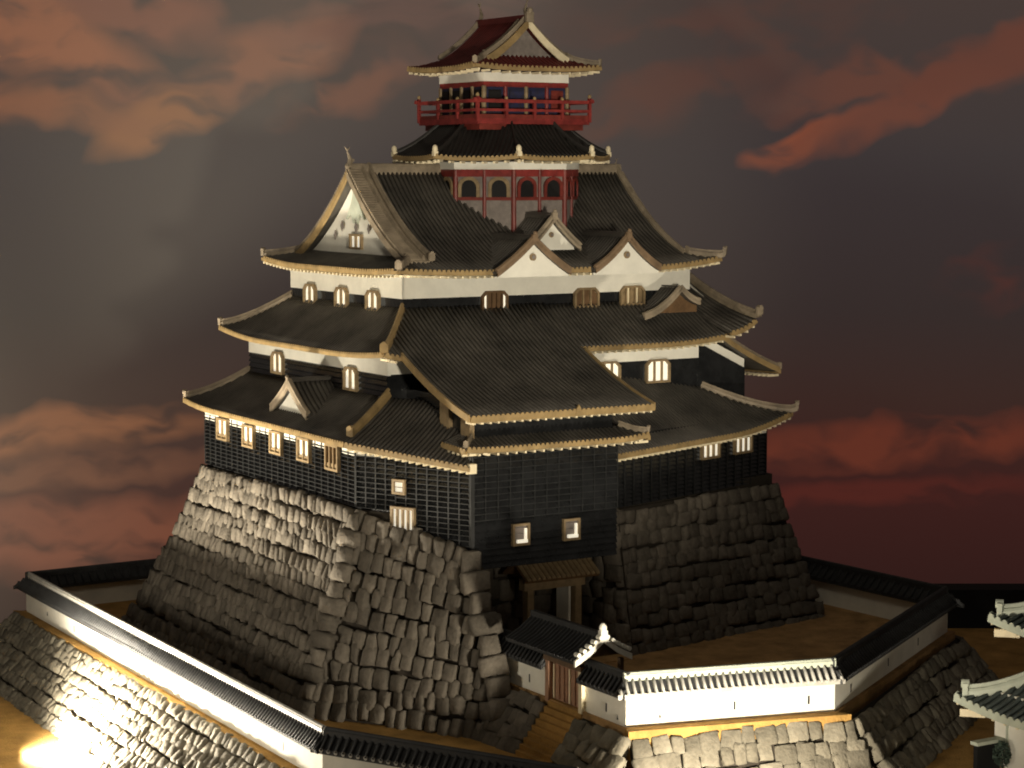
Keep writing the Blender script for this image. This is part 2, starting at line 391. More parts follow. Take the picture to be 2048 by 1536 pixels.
# ---- storey 1 (lowest, black clapboards)
w = MB(); P1 = [(-1.6, 6.2), (-1.6, -1.09), (-.45, -3.5), (2.8, -3.5), (3.25, -2.8), (8.15, -1.35), (8.15, 6.2)]
w.prism(P1, 3.30, 4.75)
B0 = Vector((-1.6, -1.09)); B1 = Vector((-.45, -3.5)); bu = (B1 - B0).normalized(); bn = Vector((-.902, -.431))
q0 = B0 + bu * .95
w.prism([tuple(q0), tuple(B1), (2.8, -3.5), (2.8, -.6), (-.4, -.6)], 2.9, 3.301)
w.prism([(-.45, -3.5), (2.8, -3.5), (2.8, -1.8), (.3, -1.8)], 2.52, 2.901)
wall1 = obj('wall', w, M_black, K, label='black clapboarded ground storey wall with a projecting front block')
clad(wall1, (-1.6, 6.2), (-1.6, -1.09), 3.5, 4.62, XM, bsp=.29, bw=.012, lips=True)
clad(wall1, B0, q0, 3.5, 4.62, bn, bsp=.24, bw=.012, board=.10, lips=True)
clad(wall1, q0, B1, 2.97, 4.5, bn, bsp=.24, bw=.012, board=.10, lips=True)
clad(wall1, (-.45, -3.5), (2.8, -3.5), 2.54, 3.45, YM, board=.12, battens=False)
clad(wall1, (-.45, -3.5), (2.8, -3.5), 3.45, 4.72, YM, board=.12, bsp=.28, bw=.008, lips=True, mbat=M_batten)
clad(wall1, (3.25, -2.8), (8.15, -1.35), 3.32, 4.45, (-.284, .959 * -1), bsp=.28, bw=.016)
cp = MB(); cp.box((-.46, -3.52, 3.55), (.04, 0, 0), (0, .04, 0), (0, 0, 1.0)); obj('corner_post', cp, M_batten, wall1)
frieze(wall1, (-1.6, 6.2), (-1.6, -1.09), 4.5, 4.76, XM)
frieze(wall1, B0, B0 + bu * 1.5, 4.5, 4.74, bn)
frieze(wall1, (3.25, -2.8), (8.15, -1.35), 4.36, 4.5, (-.284, -.959))
# roof 1
A1 = Facet((-2.02, 6.45), (-2.02, -1.4), 4.85, 4.80, (1, 0), 1.32, .70, .25, L=lambda v: .65 * v, Rr=lambda v: 7.85 - .7 * v, lift=(.10, .0))
A1.build(K, separate=True, rafters=False, name='roof', label='left slope of the lowest roof')
B1f = Facet((-2.02, -1.4), (-.74, -3.97), 4.80, 4.55, (1, .5), 1.5, .72, .2, L=lambda v: -.08 * v, Rr=lambda v: 2.87 - 1.3 * v)
B1f.build(K, separate=True, label='slanting corner slope of the lowest roof', rsp=.16)
C1 = Facet((2.98, -3.25), (8.55, -1.72), 4.44, 4.56, (0, 1), 2.4, 1.5, .12, Rr=lambda v: 5.776 - 2.2 * v, lift=(0, .26), lw=2.2)
C1.build(K, separate=True, label='right slope of the lowest roof')
ridge(A1.edge(0), A1.deck, knob=True)
ridge([p + Vector((0, 0, .03)) for p in A1.edge(1, .12)], A1.deck, M_gold, 1.1)
ridge(C1.edge(1, .0, .62), C1.deck, sc=1.0, tip=.12)
eD = Facet((8.55, -1.72), (8.9, 4), 4.56, 4.5, (-1, 0), 1.9, .95, .12, L=lambda v: 1.2 * v, lift=(.26, 0), lw=2.2); eD.build(K, label='east slope of the lowest roof')
# cut end of the right slope beside the projecting block
ce = MB(); ce.box((2.93, -2.95, 4.44), (.03, 0, 0), (-.0, .26, 0), (0, 0, .075)); obj('roof_end_board', ce, M_cream, C1.deck)
ce = MB(); ce.box((-.70, -3.93, 4.52), (.07, 0, 0), (0, .07, 0), (0, 0, .09)); obj('roof_end_board', ce, M_cream, B1f.deck)
# dormer on the left slope of roof 1
gable(K, (-1.70, 1.80, 5.68), XM, .86, .60, 1.0, .25, base_drop=.63, sp=.11, ridgesc=.8, boardw=.12)
# ---- projecting block upper part and its small roof
ub = MB(); ub.abox(-.38, 2.75, -3.44, -.5, 4.4, 5.42); ub.abox(-.30, 2.7, -2.7, -.5, 5.4, 5.7)
ubo = obj('wall', ub, M_black, K, label='dark upper wall of the projecting front block')
for (y, z0, z1) in ((-3.3, 4.9, 5.35), (-2.5, 5.0, 5.7)):
    tb = MB(); tb.box((-.42, y, (z0 + z1) / 2), (.05, 0, 0), (0, .17, 0), (0, 0, (z1 - z0) / 2)); obj('beam', tb, M_wood, ubo)
S1 = Facet((-.78, -3.86), (3.32, -3.86), 4.86, 4.86, (0, 1), .46, .17, .2, L=lambda v: .40 * v, Rr=lambda v: 4.1 - .40 * v, lift=(.03, .06), lw=.8)
S1.build(K, label='narrow pent roof round the front block', sp=.10, r=.03, nv=3, rsp=.2, separate=True)
S2 = Facet((-.78, -3.0), (-.78, -3.86), 4.9, 4.86, (1, 0), .40, .17, .2, Rr=lambda v: .86 - .46 * v)
S2.build(K, label='left return of the narrow pent roof', sp=.1, r=.03, nv=3, nu=4)
S3 = Facet((3.32, -3.86), (3.32, -2.6), 4.86, 4.9, (-1, 0), .55, .17, .2, L=lambda v: .46 * v)
S3.build(K, label='right return of the narrow pent roof', sp=.1, r=.03, nv=3, nu=4)
ridge(S1.edge(0), S1.deck, sc=.7); ridge(S1.edge(1), S1.deck, sc=.7)
# ---- storey 2
w = MB(); w.abox(-.7, 6.8, -.7, 5.8, 4.7, 6.45); w.abox(6.7, 8.05, -.4, 5.2, 4.5, 5.9)
wall2 = obj('wall', w, M_black, K, label='black second storey wall under a white band')
clad(wall2, (-.7, 5.8), (-.7, -.7), 5.45, 5.98, XM, board=.11, battens=False)
frieze(wall2, (-.7, 5.8), (-.7, -.753), 5.98, 6.42, XM)
frieze(wall2, (-.699, -.7), (6.78, -.7), 6.00, 6.44, YM, th=.055)
# east lean-to
lt = MB(); pts = [(6.8, -.72, 4.9), (8.05, -.72, 4.9), (8.05, -.72, 5.88), (6.8, -.72, 6.44)]
lt.slab(pts, (0, -1, 0), 3.5); lto = obj('wall', lt, M_black, K, label='black side wall of the east lean to')
fz = MB(); fz.slab([(6.84, -.76, 6.30), (8.0, -.76, 5.74), (8.0, -.76, 5.92), (6.84, -.76, 6.48)], (0, -1, 0), .05); obj('frieze', fz, M_white, lto)
E1 = Facet((8.78, -1.0), (8.78, 3.5), 5.62, 5.62, (-1, 0), 1.75, .95, .25, lift=(.04, 0)); E1.build(K, label='east lean to roof', nu=6)
rb = MB(); strip(rb, E1.edge(0, 0, 1, 8, .06), .12, (0, -1, 0), .05); obj('bargeboard', rb, M_gold, E1.deck)
ridge(E1.edge(0), E1.deck, sc=.8)
# roof 2 (over storey 2)
zc = 6.36
R2L = Facet((-1.14, 6.45), (-1.14, -1.35), zc, zc, (1, 0), 1.14, .86, .12, L=lambda v: 1.35 * v, Rr=lambda v: 7.8 - 1.35 * v, lift=(.17, .12), lw=2.4)
R2L.build(K, separate=True, rafters=False, label='left slope of the middle roof')
R2a = Facet((-1.14, -1.35), (-.74, -1.35), zc, zc, (0, 1), 1.35, .86, .12, L=lambda v: 1.14 * v, Rr=lambda v: max(.4, 1.14 * v), lift=(.12, 0), lw=1.2)
R2a.lw = .8; R2a.build(K, label='corner piece of the middle roof', nu=4, nv=6)
BIG = Facet((-.74, -3.95), (3.37, -3.95), 5.47, 5.47, (0, 1), 3.95, 1.76, .47, L=lambda v: max(0., -.40 + (3.95 * v - 2.6) * .844))
BIG.build(K, separate=True, label='long plain slope over the projecting front block', nv=14, rsp=.172, eh=.11)
R2b = Facet((3.30, -1.35), (7.15, -1.35), zc + .04, zc + .04, (0, 1), 1.35, .80, .12, Rr=lambda v: 3.85 + .25 * v, lift=(0, .12), lw=1.8)
R2b.build(K, separate=True, label='right front slope of the middle roof')
ridge(R2L.edge(1, .0, .97), R2L.deck, M_gold, 1.15); ridge(R2L.edge(0), R2L.deck)
for sd in (0, 1):
    vb = MB(); pts = BIG.edge(sd, .0, .655 if sd == 0 else .62, 12, .05); strip(vb, pts, .14, (1 if sd else -1, 0, 0), .045); obj('bargeboard', vb, M_gold, BIG.deck)
on = MB(); p = BIG.P(2.35, 0, .02); on.slab([p + Vector((-.08, -.06, -.12)), p + Vector((.08, -.06, -.12)), p + Vector((.05, -.06, .02)), p + Vector((0, -.06, .10)), p + Vector((-.05, -.06, .02))], (0, -1, 0), .04)
obj('eave_ornament', on, M_gold, BIG.deck)
# east wing gable roof
EW = Facet((6.95, -1.65), (7.62, -1.65), 6.60, 6.62, (0, 1), 4.2, 1.95, .45, lift=(0, .24), lw=.7)
EW.build(K, label='front slope of the east gable', nu=4, nv=12)
ridge([p + Vector((0, 0, .03)) for p in EW.edge(1)], EW.deck, sc=1.1, tip=.12)
EWb = Facet((7.62, 6.74), (6.95, 6.74), 6.62, 6.60, (0, -1), 4.2, 1.95, .33); EWb.build(K, label='rear slope of the east gable', nu=4, nv=8)
ew = MB(); ew.slab([(7.5, -1.3, 6.6), (7.5, 2.55, 8.45), (7.5, 6.4, 6.6)], (1, 0, 0), .05); obj('tympanum', ew, M_white, EW.deck)
gable(K, (6.30, -.78, 7.48), YM, .5, .30, .8, .7, Wr=.95, base_drop=.50, boardw=.08, sp=.11, ridgesc=.3, board=M_ridge, tymp=M_woodd, pend=False)
# windows of storeys 1 and 2
for i, (y, z) in enumerate([(5.13, 4.40), (3.77, 4.39), (2.40, 4.40), (1.08, 4.40)]):
    window(K, (-1.6, y, z - .02), (0, -1), XM, .56, .48, 'rect', 2, lower=.07, off=.065)
window(K, (-1.6, -.2, 4.37), (0, -1), XM, .56, .52, 'rect', 3, pane_m=M_woodd, lower=.10, off=.065, label='brown shuttered window')
window(K, (-1.14, -2.04, 3.99), bu, bn, .30, .29, 'rect', 1, off=.06, label='small square window')
window(K, (-1.10, -2.13, 3.31), bu, bn, .56, .60, 'rect', 4, off=.07, label='tall barred window')
for x, y in ((6.13, -1.95), (7.23, -1.62)):
    window(K, (x, y, 4.2), (.959, .284), (.284, -.959), .62, .38, 'rect', 3, off=.07)
for x in (.58, 1.72):  # pale sill and slat are brightened by the glowing pane material
    wo = window(K, (x, -3.5, 3.13), (1, 0), YM, .38, .42, 'rect', 1, pane_m=M_grayp, off=.045)
    sb = MB(); sb.box((x + .03, -3.58, 3.0), (.11, 0, 0), (0, .03, 0), (0, 0, .03)); obj('sill', sb, M_pane, wo)
    sb = MB(); sb.box((x + .11, -3.575, 3.13), (.022, 0, 0), (0, .02, 0), (0, 0, .11)); obj('slat', sb, M_pane, wo)
for y, z in ((4.23, 5.86), (.78, 5.80)):
    window(K, (-.7, y, z), (0, -1), XM, .58, .48, 'bell', 2, off=.055)
window(K, (5.69, -.7, 5.77), (1, 0), YM, .62, .5, 'bell', 3, off=.06)
window(K, (4.42, -.7, 5.80), (1, 0), YM, .62, .46, 'bell', 3, off=.06)
# ---- storey 3
w = MB(); w.abox(0, 7.02, 0, 5.09, 6.4, 7.95); wall3 = obj('wall', w, M_black, K, label='black third storey wall under a tall white band')
frieze(wall3, (0, 5.09), (0, -.055), 7.43, 7.9, XM); frieze(wall3, (-.045, 0), (7.04, 0), 7.43, 7.9, YM, th=.055)
for y in (4.04, 2.54, 1.12): window(K, (0, y, 7.33), (0, -1), XM, .56, .44, 'bell', 2, off=.06)
window(K, (2.09, 0, 7.33), (1, 0), YM, .62, .42, 'bell', 5, frame=M_woodd, pane_m=lambda i: M_pane if i in (0, 4) else M_woodd, off=.06, label='window with lit outer panes and dark slats')
window(K, (4.34, 0, 7.33), (1, 0), YM, .62, .42, 'bell', 3, pane_m=M_woodd, frame=M_wood, off=.06, label='brown shuttered window')
window(K, (5.51, 0, 7.34), (1, 0), YM, .62, .42, 'bell', 5, pane_m=lambda i: M_wood if i % 2 == 0 else M_cream, frame=M_wood, off=.06, label='brown window with pale slats')
# ---- main hip and gable roof
k4 = .6; d4 = 3.16; h4 = 2.0; z4 = 7.97; vg = .19
def L4(v): return v * d4 if v < vg else vg * d4 - .12
RM = Facet((-.42, -.62), (7.44, -.62), z4, z4, (0, 1), d4, h4, k4, L=L4, Rr=lambda v: 7.86 - L4(v), lift=(.07, .16), lw=2.0)
RM.build(K, tile=M_tile, name='roof', label='large front slope of the main hip and gable roof', nv=16, nu=16)
RMb = Facet((7.44, 5.70), (-.42, 5.70), z4, z4, (0, -1), d4, h4, k4, L=L4, Rr=lambda v: 7.86 - L4(v), lift=(.12, .12), lw=2.0)
RMb.build(K, label='rear slope of the main roof', nv=12, sp=.3)
RLf = Facet((-.42, 5.70), (-.42, -.62), z4, z4, (1, 0), d4, h4, k4, L=lambda v: v * d4, Rr=lambda v: 6.32 - v * d4, lift=(.12, .07), lw=2.0, vtop=.25)
RLf.build(K, label='left skirt slope below the main gable', nv=4)
RRf = Facet((7.44, -.62), (7.44, 5.70), z4, z4, (-1, 0), d4, h4, k4, L=lambda v: v * d4, Rr=lambda v: 6.32 - v * d4, lift=(.16, .12), lw=2.0, vtop=.25)
RRf.build(K, label='right skirt slope of the main roof', nv=4, nu=8)
ridge(RM.edge(0, 0, vg, 5), RM.deck); ridge(RM.edge(1, 0, vg, 5), RM.deck, tip=.1); ridge(RLf.edge(0, 0, vg, 5), RLf.deck)
cY = 2.54; zr = z4 + h4
mr = MB(); mr.abox(.12, 6.95, cY - .07, cY + .07, zr - .08, zr + .10); mr.cyl(((3.5), cY, zr + .11), (1, 0, 0), .06, 6.9, 8); obj('main_ridge', mr, M_ridge, RM.deck)
def vergeY(v, off=0.): return RM.P(0, v, off).z
def verge(x, v0, sgn, n=12):
    a = []
    for i in range(n + 1):
        v = 1 - (1 - v0) * i / n; y = -.62 + d4 * v; y = y if sgn < 0 else 2 * cY - y
        a.append(Vector((x, y, z4 + h4 * ((1 - k4) * v + k4 * v * v))))
    return a
gb = MB()
ty = verge(.30, .17, -1); ty2 = verge(.30, .17, 1)
zb = 8.22
face = [p - Vector((0, 0, .10)) for p in ty2[::-1] if p.z - .1 > zb] + [p - Vector((0, 0, .10)) for p in ty[1:] if p.z - .1 > zb]
face = [Vector((.30, face[0].y, zb))] + face + [Vector((.30, face[-1].y, zb))]
gb.slab(face, (-1, 0, 0), .05); GF = obj('gable_wall', gb, M_white, K, label='large white gable wall facing left')
for sg in (-1, 1):
    bd = MB(); vv = verge(.10, .16, sg); strip(bd, [p + Vector((0, 0, .02)) for p in vv], .16, (-1, 0, 0), .05)
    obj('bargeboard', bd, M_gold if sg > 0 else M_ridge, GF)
    # band of verge tiles and two raised rolls
    vt = MB()
    band = verge(.09, .14, sg, 14); band2 = verge(.52, .14, sg, 14)
    for a, b, c, d in zip(band[:-1], band[1:], band2[1:], band2[:-1]):
        o = Vector((0, 0, .075)); vt.add([a + o, b + o, c + o, d + o, a, b, c, d], [(0, 1, 2, 3), (0, 4, 5, 1), (3, 2, 6, 7), (0, 3, 7, 4), (1, 5, 6, 2)])
    for i in range(46):
        v = .16 + .82 * i / 45; y = -.62 + d4 * v; y = y if sg < 0 else 2 * cY - y; z = z4 + h4 * ((1 - k4) * v + k4 * v * v)
        vt.cyl((.22, y, z + .085), (1, 0, 0), .032, .30, 6)
    obj('verge_tiles', vt, M_ridge, GF)
    for xx, sc in ((.40, .8), (.58, 1.0)): ridge([p + Vector((xx - .58 + .0, 0, .09)) for p in verge(.58, .15, sg)][::-1], GF, sc=sc, knob=xx > .5)
for sg in (-1, 1): ridge([p + Vector((0, 0, .06)) for p in verge(6.86, .17, sg)][::-1], RM.deck, sc=1.0, knob=False)
bd = MB(); strip(bd, verge(7.0, .17, -1), .14, (1, 0, 0), .05); obj('bargeboard', bd, M_ridge, RM.deck)
gw2 = MB(); gw2.slab([Vector((6.75, p.y, p.z)) for p in face], (1, 0, 0), .05); obj('gable_wall', gw2, M_white, K, label='white gable wall on the far right side')
pm = MB(); c = Vector((.26, cY, 9.38))
pm.slab([c + Vector((-.02, y, z)) for y, z in ((-.05, .25), (-.16, -.05), (-.42, -.42), (-.20, -.30), (-.08, -.5), (0, -.38), (.08, -.5), (.20, -.30), (.42, -.42), (.16, -.05), (.05, .25))], (-1, 0, 0), .05); obj('pendant', pm, M_gridge, GF)
for y, z, r in ((cY, 9.02, .05), (cY - .6, 8.78, .06), (cY + .62, 8.82, .07), (cY + .95, 8.62, .06), (cY - .02, 8.80, .07)):
    dm = MB(); dm.slab([Vector((.245, y + a * r, z + b * r * 1.7)) for a, b in ((1, 0), (0, 1), (-1, 0), (0, -1))], (-1, 0, 0), .02); obj('carved_mark', dm, M_grayp, GF)
window(K, (.30, cY, 8.50), (0, -1), XM, .54, .32, 'rect', 2, off=.0, frame=M_wood)
shachi(RM.deck, (.1, cY, zr + .12), (-1, 0, 0), .8); shachi(RM.deck, (6.85, cY, zr + .05), (1, 0, 0), .5)
# eave gables and upper dormer on the main front slope
gable(K, (2.59, -.84, 8.58), YM, .88, .66, 1.75, .22, base_drop=.74, emblem=(.34, .075), pend=False, inset=.09, boardw=.09, board=M_brn, sp=.11)
gable(K, (4.90, -.84, 8.60), YM, .82, .66, 1.75, .34, base_drop=.76, emblem=(.36, .075), pend=False, inset=.09, boardw=.09, board=M_brn, sp=.11)
gable(K, (3.52, -.12, 9.00), YM, .66, .62, 1.7, .20, base_drop=.66, pend=False, emblem=(.34, .055), inset=.14, boardw=.10, sp=.11, Wr=.95, board=M_ridge)

# ---- octagonal storey
oc = (3.85, 2.54)
def octp(r, off=22.5): return [(oc[0] + r * cos(radians(off + 45 * i)), oc[1] + r * sin(radians(off + 45 * i))) for i in range(8)]
w = MB(); w.prism(octp(1.66), 8.2, 10.2); OW = obj('wall', w, M_grayp, K, label='grey panelled octagonal storey with vermilion posts')
rd = MB(); rd.prism(octp(1.685), 9.36, 9.43)
obj('rail_beam', rd, M_redd, OW)
rd = MB(); rd.prism(octp(1.70), 9.86, 10.01); obj('head_beam', rd, M_red, OW)
rd = MB(); rd.prism(octp(1.71), 10.012, 10.17); obj('frieze', rd, M_white, OW)
op = octp(1.66)
for i in range(8):
    a = Vector((*op[i], 0)); b = Vector((*op[(i + 1) % 8], 0)); t = (b - a).normalized(); n = Vector((t.y, -t.x, 0))
    if n.dot(Vector((0.52, .85, 0))) > .35: continue
    pm = MB(); pm.cyl(a * 1 + n * 0 + Vector((0, 0, 9.1)), (0, 0, 1), .055, 1.8, 8); obj('post', pm, M_redd, OW)
    m = (a + b) / 2; pm = MB(); pm.cyl(m + Vector((0, 0, 9.1)) + n * .01, (0, 0, 1), .04, 1.8, 8); obj('post', pm, M_redd, OW)
    for sgn in (-1, 1):
        c = m + t * sgn * .33 + n * .02
        fm = MB(); ou = []; inn = []
        for (W_, H_, lst) in ((.235, .43, ou), (.165, .36, inn)):
            lst += [(-W_, 0), (W_, 0)] + [(W_ * cos(pi * q / 8), H_ * .55 + H_ * .45 * sin(pi * q / 8)) for q in range(0, 9)]
        def w3(p, o): return c + t * p[0] + Vector((0, 0, 9.43 + p[1])) + n * o
        kk = len(ou); fm.add([w3(p, .035) for p in ou] + [w3(p, .035) for p in inn] + [w3(p, 0) for p in ou] + [w3(p, 0) for p in inn],
                             sum([[(q, (q + 1) % kk, (q + 1) % kk + kk, q + kk), (q, q + 2 * kk, (q + 1) % kk + 2 * kk, (q + 1) % kk), (q + kk, (q + 1) % kk + kk, (q + 1) % kk + 3 * kk, q + 3 * kk)] for q in range(kk)], []))
        wo = obj('arched_window', fm, M_wood if i < 5 else M_redd, OW)
        pn = MB(); pn.slab([w3(p, .008) for p in inn], n, .01); obj('pane', pn, M_dark, wo)
# octagonal roof
eo = octp(2.36); dO = 2.36 * cos(radians(22.5)) - 1.20
for i in range(8):
    a, b = eo[i], eo[(i + 1) % 8]; mx_ = ((a[0] + b[0]) / 2 - oc[0], (a[1] + b[1]) / 2 - oc[1])
    fc = Facet(a, b, 10.27, 10.27, (-mx_[0], -mx_[1]), dO, .74, .35, L=lambda v: dO * v * .414, Rr=lambda v: 1.806 - dO * v * .414, lift=(.05, .05), lw=.7)
    fc.build(K, tile=M_tile_blk, name='roof', label='black tiled segment of the octagonal roof', sp=.1, r=.03, nu=8, rsp=.24)
    ridge(fc.edge(0), fc.deck, M_tile_blk, .6, knob=False)
    kn = MB(); p = fc.P(.0, 0, .12); kn.ball(p - Vector((0, 0, .0)), .06, 1, 1, 1.5); kn.box(p - Vector((0, 0, .10)), (.05, 0, 0), (0, .05, 0), (0, 0, .05)); obj('corner_knob', kn, M_cream, fc.deck); kn = MB(); kn.ball(p - Vector((0, 0, .26)), .045); obj('hanging_bell', kn, M_cream, fc.deck)
# ---- top storey with vermilion balcony
tc = (3.88, 2.52); hx, hy = 1.04, .92
w = MB(); w.abox(tc[0] - hx, tc[0] + hx, tc[1] - hy, tc[1] + hy, 10.8, 12.1); TW = obj('wall', w, M_paint, K, label='top storey wall with dark painted panels and red posts')
fr = MB(); fr.abox(tc[0] - hx - .03, tc[0] + hx + .03, tc[1] - hy - .03, tc[1] + hy + .03, 11.87, 12.06); obj('frieze', fr, M_white, TW)
fr = MB(); fr.abox(tc[0] - hx - .02, tc[0] + hx + .02, tc[1] - hy - .02, tc[1] + hy + .02, 11.76, 11.868); obj('head_beam', fr, M_red, TW)
for i in range(5):
    x = tc[0] - hx + 2 * hx * i / 4; pm = MB(); pm.cyl((x, tc[1] - hy - .01, 11.4), (0, 0, 1), .045, .75, 8); obj('post', pm, M_red if i % 2 else M_wood, TW)
    y = tc[1] - hy + 2 * hy * i / 4; pm = MB(); pm.cyl((tc[0] - hx - .01, y, 11.4), (0, 0, 1), .045, .75, 8); obj('post', pm, M_wood, TW)
for i in range(4):
    x = tc[0] - hx + 2 * hx * (i + .5) / 4; pm = MB(); pm.box((x, tc[1] - hy - .015, 11.5), (.15, 0, 0), (0, .012, 0), (0, 0, .20))
    obj('panel', pm, [M_dark, M_paint, M_paint, M_redd][i], TW)
    y = tc[1] - hy + 2 * hy * (i + .5) / 4; pm = MB(); pm.box((tc[0] - hx - .015, y, 11.5), (.012, 0, 0), (0, .13, 0), (0, 0, .20)); obj('panel', pm, M_dark, TW)
bx, by = 1.40, 1.27
bl = MB(); bl.abox(tc[0] - bx, tc[0] + bx, tc[1] - by, tc[1] + by, 10.97, 11.09); BL = obj('balcony', bl, M_red, K, label='vermilion balcony floor')
kb_ = MB()
for (x0, y0, x1, y1) in ((-bx, -by, bx, -by + .03), (-bx, -by + .031, -bx + .03, by), (bx - .03, -by + .031, bx, by)): kb_.abox(tc[0] + x0, tc[0] + x1, tc[1] + y0, tc[1] + y1, 11.091, 11.17)
obj('kick_board', kb_, M_redd, BL)
us = MB(); us.abox(tc[0] - bx + .1, tc[0] + bx - .1, tc[1] - by + .1, tc[1] + by - .1, 10.85, 10.968); obj('floor_beam', us, M_redd, BL)
for z, r_ in ((11.26, .028), (11.45, .036)):
    for (x0, y0, x1, y1) in ((-bx, -by, bx, -by), (-bx, by, bx, by), (-bx, -by, -bx, by), (bx, -by, bx, by)):
        e = .10 if z > 11.4 else 0
        a = Vector((tc[0] + x0, tc[1] + y0, z)); b = Vector((tc[0] + x1, tc[1] + y1, z)); d = (b - a).normalized() * e; rm = MB()
        rm.sweep([a - d + Vector((0, 0, e * .3)), a, b, b + d + Vector((0, 0, e * .3))], [(-r_, -r_), (r_, -r_), (r_, r_), (-r_, r_)]); obj('rail', rm, M_red, BL)
for (x0, y0, x1, y1, n) in ((-bx, -by, bx, -by, 4), (-bx, by, bx, by, 4), (-bx, -by, -bx, by, 3), (bx, -by, bx, by, 3)):
    for i in range(0 if x0 != x1 else 1, n + 1 if x0 != x1 else n):
        x = tc[0] + x0 + (x1 - x0) * i / n; y = tc[1] + y0 + (y1 - y0) * i / n; pm = MB(); cr = i in (0, n)
        pm.box((x, y, 11.28), (.032, 0, 0), (0, .032, 0), (0, 0, .20 if not cr else .26)); obj('baluster', pm, M_red, BL)
        kb = MB(); kb.ball((x, y, 11.50 if not cr else 11.57), .04, 1, 1, 1.3); obj('post_cap', kb, M_gold, BL)
# top roof, ridge running front to back
k7 = .62; d7 = 1.56; h7 = 1.03; z7 = 12.16; yf, yb = tc[1] - 1.44, tc[1] + 1.44; v7 = .36
def L7(v): return v * d7 if v < v7 else v7 * d7 - .10
T_L = Facet((tc[0] - d7, yb), (tc[0] - d7, yf), z7, z7, (1, 0), d7, h7, k7, L=L7, Rr=lambda v: 2.88 - L7(v), lift=(.07, .06), lw=1.2)
T_R = Facet((tc[0] + d7, yf), (tc[0] + d7, yb), z7, z7, (-1, 0), d7, h7, k7, L=L7, Rr=lambda v: 2.88 - L7(v), lift=(.06, .07), lw=1.2)
T_F = Facet((tc[0] - d7, yf), (tc[0] + d7, yf), z7, z7, (0, 1), d7, h7, k7, L=lambda v: v * d7, Rr=lambda v: 2 * d7 - v * d7, lift=(.06, .06), lw=1.2, vtop=.42)
T_B = Facet((tc[0] + d7, yb), (tc[0] - d7, yb), z7, z7, (0, -1), d7, h7, k7, L=lambda v: v * d7, Rr=lambda v: 2 * d7 - v * d7, lift=(.07, .07), lw=1.2, vtop=.42)
for fc, lb in ((T_L, 'left'), (T_R, 'right'), (T_F, 'front skirt'), (T_B, 'rear skirt')):
    fc.build(K, tile=M_tile_red, label='dark red %s slope of the top roof' % lb, sp=.11, r=.03, nu=10, nv=10 if fc in (T_L, T_R) else 4, rsp=.25)
    if fc in (T_L, T_R): ridge(fc.edge(1 if fc is T_L else 0, 0, v7, 4), fc.deck, sc=.75)
def v7pts(y, sg, off, v0=v7 - .02, n=10):
    return [Vector((tc[0] + sg * d7 * (1 - v), y, z7 + h7 * ((1 - k7) * v + k7 * v * v) + off)) for v in [1 - (1 - v0) * i / n for i in range(n + 1)]]
yg = yf + .60
g7 = MB(); fz_ = [p for p in v7pts(yg, -1, -.15)[::-1]] + v7pts(yg, 1, -.15)[1:]
g7.slab([Vector((fz_[0].x, yg, fz_[0].z - .04))] + fz_ + [Vector((fz_[-1].x, yg, fz_[-1].z - .04))], (0, -1, 0), .05); G7 = obj('gable_wall', g7, M_grayp, K, label='small grey gable wall of the top roof')
for sg in (-1, 1):
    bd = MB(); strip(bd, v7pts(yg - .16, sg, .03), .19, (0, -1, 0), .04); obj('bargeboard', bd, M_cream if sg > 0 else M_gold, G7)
    ridge(v7pts(yg - .08, sg, .05)[::-1], G7, sc=.65); ridge(v7pts(yg + .14, sg, .03)[::-1], G7, sc=.5, knob=False)
    ridge(v7pts(yb - .4, sg, .05)[::-1], T_B.deck, sc=.7, knob=False)
rr = MB(); rr.abox(tc[0] - .06, tc[0] + .06, yg - .2, yb - .35, z7 + h7 - .05, z7 + h7 + .10); obj('main_ridge', rr, M_tile_red, T_L.deck)
fm = MB(); finial(fm, (tc[0], yg - .22, z7 + h7 + .02), (0, -1, 0), .9); obj('ridge_end_tile', fm, M_ridge, G7)
shachi(T_L.deck, (tc[0], yg - .1, z7 + h7 + .10), (0, -1, 0), .75); shachi(T_L.deck, (tc[0], yb - .45, z7 + h7 + .10), (0, 1, 0), .75)

# ================================================================ STONEWORK
def stone_mesh(i):
    r = random.Random(100 + i); g = [-.5, -.38, .38, .5]; vs = []
    tilt = (r.uniform(-.16, .16), r.uniform(-.14, .14))
    for a in range(4):
        for b in range(4):
            x, y = g[b], g[a]; edge = a in (0, 3) or b in (0, 3)
            corner = a in (0, 3) and b in (0, 3)
            z = (.17 if edge else .40) + r.uniform(-.10, .10) + tilt[0] * x * 2 + tilt[1] * y * 2
            f = .95 if corner else 1
            vs.append((x * f + r.uniform(-.07, .07), y * f + r.uniform(-.07, .07), z - (.10 if corner else 0)))
    fs = [(a * 4 + b, a * 4 + b + 1, a * 4 + b + 5, a * 4 + b + 4) for a in range(3) for b in range(3)]
    ring = [0, 1, 2, 3, 7, 11, 15, 14, 13, 12, 8, 4]; k = len(vs)
    vs += [(vs[q][0] * .92, vs[q][1] * .92, -.55) for q in ring]
    fs += [(ring[(j + 1) % 12], ring[j], k + j, k + (j + 1) % 12) for j in range(12)]
    return vs, fs
STV = [stone_mesh(i) for i in range(14)]
STM = {}
def smesh(i, m):
    if (i, m.name) not in STM:
        me = bpy.data.meshes.new('stone'); me.from_pydata(STV[i][0], [], STV[i][1]); me.materials.append(m)
        me.polygons.foreach_set('use_smooth', [True] * len(me.polygons)); me.update(); STM[(i, m.name)] = me
    return STM[(i, m.name)]
CAMP = Vector((-20.47, -37.88, 10.0))
